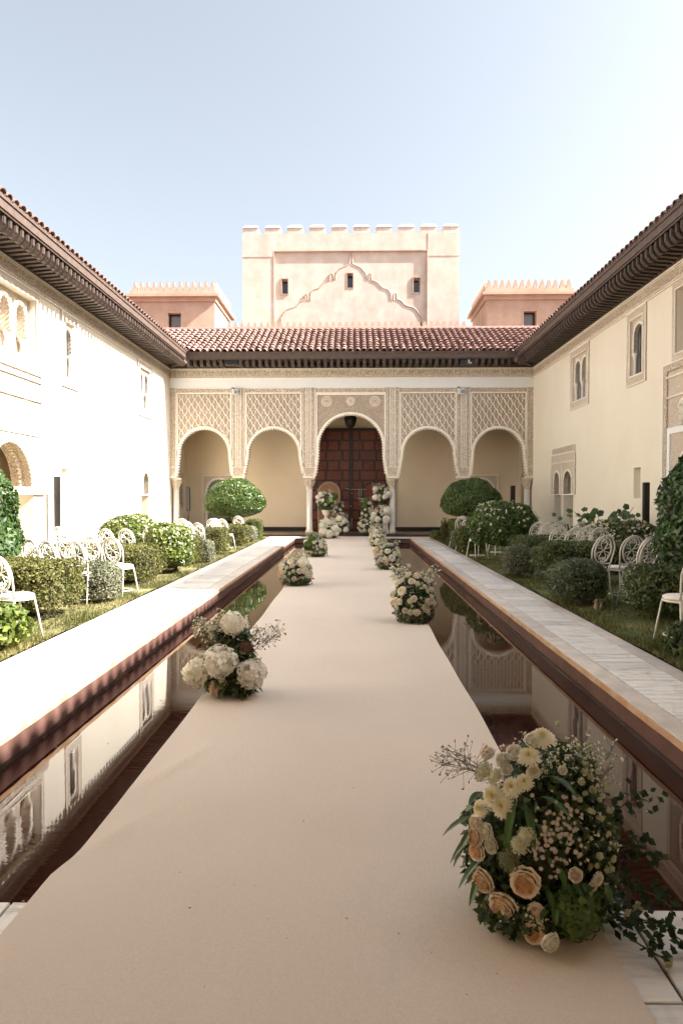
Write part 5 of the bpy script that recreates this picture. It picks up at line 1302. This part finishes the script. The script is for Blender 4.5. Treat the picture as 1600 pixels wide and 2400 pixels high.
for p in [(0.653,2.25,0.421),(0.668,2.245,0.402),(0.64,2.243,0.386),(0.692,2.255,0.436),(0.672,2.253,0.434),(0.645,2.24,0.368),(0.675,2.242,0.381),(0.701,2.24,0.339),(0.649,2.235,0.286),(0.613,2.24,0.272),(0.645,2.238,0.246),(0.716,2.262,0.444),(0.74,2.271,0.451),(0.73,2.253,0.398),(0.592,2.244,0.335),(0.613,2.24,0.338),(0.696,2.251,0.416),(0.757,2.273,0.439),(0.717,2.267,0.458),(0.618,2.238,0.311),(.66,2.24,.33),(.69,2.24,.30),(.63,2.24,.365),(.71,2.25,.37),(.745,2.26,.36),(.60,2.25,.30),(.67,2.24,.265),(.625,2.24,.40),(.655,2.24,.455),(.70,2.25,.48),(.73,2.265,.50),(.665,2.25,.49)]: fl.append(('aster', ASTER, p, random.uniform(.0055,.0095)))
for _ in range(70): fl.append(('aster', ASTER, (rng.normal(.67,.05), 2.262+rng.normal(0,.008), rng.normal(.37,.07)), random.uniform(.0045,.008)))
for _ in range(26): fl.append(('pod', P_POD, (rng.normal(.84,.04), rng.normal(2.345,.03), rng.uniform(.2,.58)), random.uniform(.008,.014)))
T = arrangement('tall flower mound of peach roses, cream dahlias and asters nearest the viewer', c, Rr, fl, 3600, .042, ((FILL, 900, .013, .25, 1.06),(ASTER, 260, .008, -.35, 1.04)), lobes=[((.665,2.47,.24), (.255,.205,.22), 1.0), ((.70,2.50,.44), (.18,.16,.17), .5), ((.68,2.46,.10), (.27,.19,.10), .5), ((.61,2.34,.07), (.19,.11,.065), .5)], push=.032)
st = M(); bd = M()
for d in ((-1,.1,.35),(-.9,-.1,.55),(-.8,.2,.2),(-.7,-.2,.6)): spray(st, bd, (.50,2.42,.50), d, .20, 24, .0016, .010)
part('seed_spray_stems', st, TWIG, T, kind='stuff'); part('seed_buds', bd, BUDG, T, attr=True, kind='stuff')
st = M(); bd = M()
for k in range(16): spray(st, bd, (.66+rng.uniform(-.08,.18), 2.36+rng.uniform(-.04,.05), .50), (rng.uniform(-.3,.5), rng.uniform(-.7,.1), 1), rng.uniform(.10,.18), 16, .0014, .011)
part('filler_stems', st, L_FLOR, T, kind='stuff'); part('filler_buds', bd, FILL, T, attr=True, kind='stuff')
for p0, d, L in (((.54,2.30,.49),(-.25,-.5,-.35),.12),((.57,2.28,.47),(.05,-.5,-.3),.11),((.62,2.27,.50),(.35,-.5,.15),.12),((.52,2.31,.43),(-.1,-.5,-.6),.14),((.60,2.28,.40),(.5,-.4,.1),.10),((.42,2.40,.37),(-.8,-.25,.0),.12),((.42,2.38,.35),(-.6,-.4,-.5),.12),((.43,2.38,.33),(-.7,-.35,-.25),.12),((.45,2.37,.24),(-.7,-.3,-.3),.11),((.45,2.37,.20),(-.5,-.5,-.45),.10),((.66,2.29,.56),(.3,-.5,.1),.11),((.50,2.36,.53),(.6,-.5,.2),.10),((.45,2.39,.46),(-.5,-.5,.2),.09)):
    b = M(); longleaf(b, p0, d, L, .014, .45); part('long_leaf', b, L_EUC if p0[0] < .45 else L_FLORL, T, attr=True)
iv = M(); stv = M()
for base, dirs in (((.90,2.42,.22),(.9,.1,-.1)),((.90,2.36,.12),(.8,-.2,-.1)),((.86,2.32,.06),(.5,-.7,-.05)),((.90,2.45,.32),(.8,.3,.25)),((.88,2.30,.05),(.9,-.4,-.05))):
    d = np.array(dirs); L = .22; P = [np.array(base)+d*L*f+np.array([0,0,.04*math.sin(f*3)]) for f in np.linspace(0,1,5)]
    P = [np.array([q[0], q[1], max(q[2], .02)]) for q in P]; stv.tube(P, .0028, 4)
    for _ in range(34):
        q = P[rng.integers(1,5)] + rng.normal(0,.028,3); q[2] = max(q[2], .022)
        for w_ in (0, 1): leaves(iv, q[None], np.array([[.1,-.5,.8]]), .032, .35, .7)
part('ivy_stems', stv, TWIG, T, kind='stuff'); part('ivy_leaves', iv, L_IVY, T, attr=True, kind='stuff')
for p, n_ in (((1.02,2.34,.03),(.7,-.5,.2)),((.99,2.15,.03),(.8,-.5,.1)),((1.0,2.40,.05),(.6,-.3,.5))):
    flower('rose2', P_POD, T, p, n_, .022, 'bud'); b = M(); b.tube([(.90,p[1]+.08,.05),p], .003, 5); part('bud_stem', b, L_FLORL, T)
b = M()
for _ in range(90):
    q = np.array([.72+rng.normal(0,.05), 2.28+rng.normal(0,.02), .17+rng.normal(0,.03)]); longleaf(b, q, (rng.normal(0,.5), -.8, rng.normal(-.2,.3)), .05, .012, .5) if _ < 40 else None
part('fresh_leaves', b, L_FLORL, T, attr=True, kind='stuff')

# hydrangea mound on the sunny-side edge of the carpet
c, Rr = (-.925, 5.14, .25), (.27, .21, .27)
fl = [('hydrangea', P_HYD, (-.909,5.05,.555), .088), ('hydrangea', P_HYD, (-.985,4.945,.300), .122), ('hydrangea', P_HYD, (-.755,4.96,.206), .110), ('hydrangea', P_HYD, (-1.175,5.02,.195), .105), ('hydrangea', P_TAN, (-1.02,4.985,.090), .060), ('hydrangea', P_TAN, (-.975,4.975,.125), .040),
      ('rose2', P_WHITE, (-1.20,5.10,.47), .028), ('rose2', P_WHITE, (-1.195,5.11,.51), .02), ('aster', P_WHITE, (-.813,4.985,.063), .018), ('umbel', PLUME, (-.80,4.99,.385), .060), ('umbel', PLUME, (-1.17,5.09,.38), .036)]
T = arrangement('flower mound of big ivory hydrangea heads on the sunny-side carpet edge', c, Rr, fl, 2000, .05, ((FILL, 520, .018, .3, 1.06),), lobes=[((-.93,5.14,.21), (.21,.17,.19), 1.0), ((-.93,5.12,.09), (.24,.18,.09), .6), ((-.93,5.16,.40), (.15,.13,.12), .4)])
st = M(); bd = M(); bg = M()
for k in range(12): spray(st, bd, (-1.02+rng.uniform(-.12,.08), 5.06, .40), (rng.uniform(-.55,.15), rng.uniform(-.3,.4), 1), rng.uniform(.14,.24), 22, .0018, .018)
for k in range(9): spray(st, bg, (-.78+rng.uniform(-.05,.08), 5.05, .36), (rng.uniform(.2,.8), rng.uniform(-.4,.3), .75), rng.uniform(.15,.26), 18, .0016, .016)
part('spray_stems', st, L_FLOR, T, kind='stuff'); part('spray_blossoms', bd, FILL, T, attr=True, kind='stuff'); part('spray_seeds', bg, BUDG, T, attr=True, kind='stuff')
for k in range(14):
    a = -math.pi*.5 + rng.uniform(-1.4, 1.4); b = M(); longleaf(b, (c[0]+.18*math.cos(a), c[1]+.15*math.sin(a), rng.uniform(.05,.16)), (math.cos(a)+rng.normal(0,.3), math.sin(a), rng.uniform(-.3,.5)), rng.uniform(.07,.13), .020, .5); part('long_leaf', b, L_FLOR, T, attr=True)

# the other mounds: random mixes on their own bases
def mixed(label, c, Rr, counts, seed, nleaf=1200, lmat=None, sprays=6, green=0, **kw):
    random.seed(seed); r_ = np.random.default_rng(seed); fl = []; sp = []
    for kind, mt, n, r0, r1 in counts:
        for _ in range(n):
            for tr in range(60):
                d = r_.normal(0, 1, 3); d[1] = -abs(d[1])*.9; d /= np.linalg.norm(d)
                if d[2] < -.55: continue
                p = np.array(c) + d*np.array(Rr)*1.0; r = r_.uniform(r0, r1)
                if all(np.linalg.norm(p-q) > .75*(r+s) for q, s in sp): break
            sp.append((p, r)); fl.append((kind, mt, tuple(p), r))
    T = arrangement(label, c, Rr, fl, nleaf, .045, ((FILL, 600, .017, -.3, 1.06),), lmat, **kw)
    if sprays:
        st = M(); bd = M()
        for k in range(sprays):
            a = r_.uniform(0, 6.28); spray(st, bd, (c[0]+.5*Rr[0]*math.cos(a), c[1]+.4*Rr[1]*math.sin(a), c[2]+Rr[2]*.5), (.5*math.cos(a), .4*math.sin(a), 1), Rr[2]*r_.uniform(.55,.95), 26, .003, .026)
        part('spray_stems', st, L_FLOR, T, kind='stuff'); part('spray_blossoms', bd, FILL, T, attr=True, kind='stuff')
    return T
W = [('dahlia', P_CREAM, 4, .048, .066), ('rose', P_PALE, 5, .04, .05), ('rose2', P_WHITE, 9, .028, .042), ('umbel', FILL, 8, .034, .05), ('pod', P_POD, 12, .020, .028)]
mixed('flower mound of white dahlias and blush roses opposite the hydrangea mound, farther along', (.70, 8.14, .29), (.26, .22, .30), [('dahlia', P_WHITE, 3, .055, .075)] + W, 21, 2400, sprays=9)
mixed('flower mound with a large white anemone before the greener one', (-1.0, 11.52, .24), (.28, .24, .25), [('hydrangea', P_WHITE, 1, .10, .11), ('rose', P_PEACH, 2, .06, .07), ('rose2', P_WHITE, 3, .055, .065)] + W, 33, 1900, sprays=10)
mixed('greener flower mound with two round green heads on the carpet edge', (-.98, 17.05, .25), (.28, .25, .26), [('hydrangea', P_GREENH, 2, .11, .13), ('hydrangea', P_HYD, 2, .07, .09)] + W, 45, 1700, L_FLORL, sprays=8)
mixed('flower mound with dark drooping leaves and white roses on the shaded carpet edge', (.68, 14.1, .26), (.27, .24, .27), [('dahlia', P_WHITE, 4, .07, .085), ('hydrangea', P_TAN, 1, .09, .10)] + W, 57, 1900, sprays=7)
mixed('small cream flower mound beyond the dark-leaved one', (.66, 20.4, .22), (.25, .22, .22), [('dahlia', P_WHITE, 4, .06, .075), ('umbel', FILL, 4, .06, .08)] + W[:3], 61, 1200, L_FLORL, sprays=5)
mixed('low flower mound with a few big white hydrangeas before the pedestals', (-.95, 24.6, .25), (.36, .28, .27), [('hydrangea', P_WHITE, 4, .13, .17), ('hydrangea', P_HYD, 2, .09, .12)] + W[:3], 71, 1300, sprays=6)
mixed('pale flower mound at the end of the shaded carpet edge before the pedestals', (.80, 24.5, .24), (.30, .26, .26), [('dahlia', P_WHITE, 6, .06, .085), ('hydrangea', P_HYD, 2, .09, .12)] + W[:4], 73, 1300, sprays=6)
# pedestals and the altar flowers
PG = 'pedestals at the doors'
def pedestal(x, y, h, label, kind):
    T = thing('pedestal', (x, y, .08), label, 'pedestal', PG)
    if kind == 'block':
        b = M(); b.box(x-.24, x+.24, y-.24, y+.24, .08, .14); b.box(x-.20, x+.20, y-.20, y+.20, .14, h-.06); b.box(x-.235, x+.235, y-.235, y+.235, h-.06, h); part('plinth', b, STONE, T)
    else:
        m = M(); n = 44; rows = []
        for z, r in ((.085,.27),(.3,.245),(h-.04,.215),(h,.20),(h+.002,.02)):
            rows.append([(x+(r+(.018*math.sin(k*2*math.pi/n*11) if z < h-.01 else 0))*math.cos(2*math.pi*k/n), y+(r+(.018*math.sin(k*2*math.pi/n*11) if z < h-.01 else 0))*math.sin(2*math.pi*k/n), z) for k in range(n)])
        for a, b_ in zip(rows, rows[1:]): m.strip(a, b_, True)
        part('drape', m, DRAPE, T, smooth=True)
    return T
def urn(x, y, z, s, label):
    T = thing('urn', (x, y, z), label, 'urn', 'stone urns on the pedestals')
    b = M(); b.lathe([(.13*s,0),(.13*s,.03*s),(.06*s,.08*s),(.055*s,.14*s),(.13*s,.24*s),(.17*s,.36*s),(.16*s,.44*s),(.20*s,.50*s),(.18*s,.50*s),(.14*s,.42*s)], (x,y,z), 16); part('bowl', b, STONE, T, smooth=True)
pedestal(-1.13, 26.45, .62, 'stone block pedestal left of the doors carrying the tall urn', 'block'); urn(-1.13, 26.45, .62, .95, 'stone urn full of green and white flowers left of the doors')
pedestal(-.76, 26.75, .72, 'draped pedestal behind the stone block left of the doors', 'drape')
pedestal(1.02, 26.35, .55, 'white draped pedestal right of the doors', 'drape'); urn(1.06, 26.5, .86, .9, 'stone urn holding the highest white flowers right of the doors')
pedestal(1.08, 26.62, .86, 'tall block pedestal hidden behind the flowers right of the doors', 'block')
AG = 'flowers banked at the doors'
BW = [('rose2', P_WHITE, 9, .05, .075), ('rose2', P_PALE, 4, .05, .06), ('hydrangea', P_HYD, 2, .09, .11)]
kw = dict(grp=AG, sprays=5)
mixed('urn bouquet with bright green foliage heart left of the doors', (-1.12, 26.4, 1.36), (.36, .30, .34), [('hydrangea', P_GREENH, 2, .13, .15)] + BW, 81, 1500, L_FLORL, **kw)
mixed('white rose spray leaning toward the doors, middle of the left bank', (-.66, 26.6, .98), (.26, .24, .30), BW[:2], 83, 900, **kw)
mixed('low white flowers at the foot of the left bank beside the door', (-.55, 26.3, .42), (.28, .24, .34), [('hydrangea', P_WHITE, 3, .10, .13)] + BW, 85, 1000, **kw)
mixed('topmost white bouquet right of the doors against the column', (1.02, 26.42, 1.58), (.38, .30, .34), [('hydrangea', P_HYD, 3, .11, .14)] + BW, 91, 1400, **kw)
mixed('middle white bouquet with a huge cream hydrangea right of the doors', (.98, 26.15, .78), (.36, .26, .30), [('hydrangea', P_HYD, 2, .16, .18), ('hydrangea', P_WHITE, 2, .11, .13)] + BW, 93, 1300, **kw)
mixed('trailing green and white bouquet nearest the door on the right', (.45, 26.35, .95), (.24, .22, .44), [('hydrangea', P_GREENH, 2, .11, .13)] + BW[:2], 95, 1100, L_FLORL, **kw)
mixed('low cream flowers at the foot of the right bank', (.42, 26.1, .35), (.32, .24, .32), BW[:2] + [('umbel', FILL, 6, .06, .08)], 97, 1100, **kw)
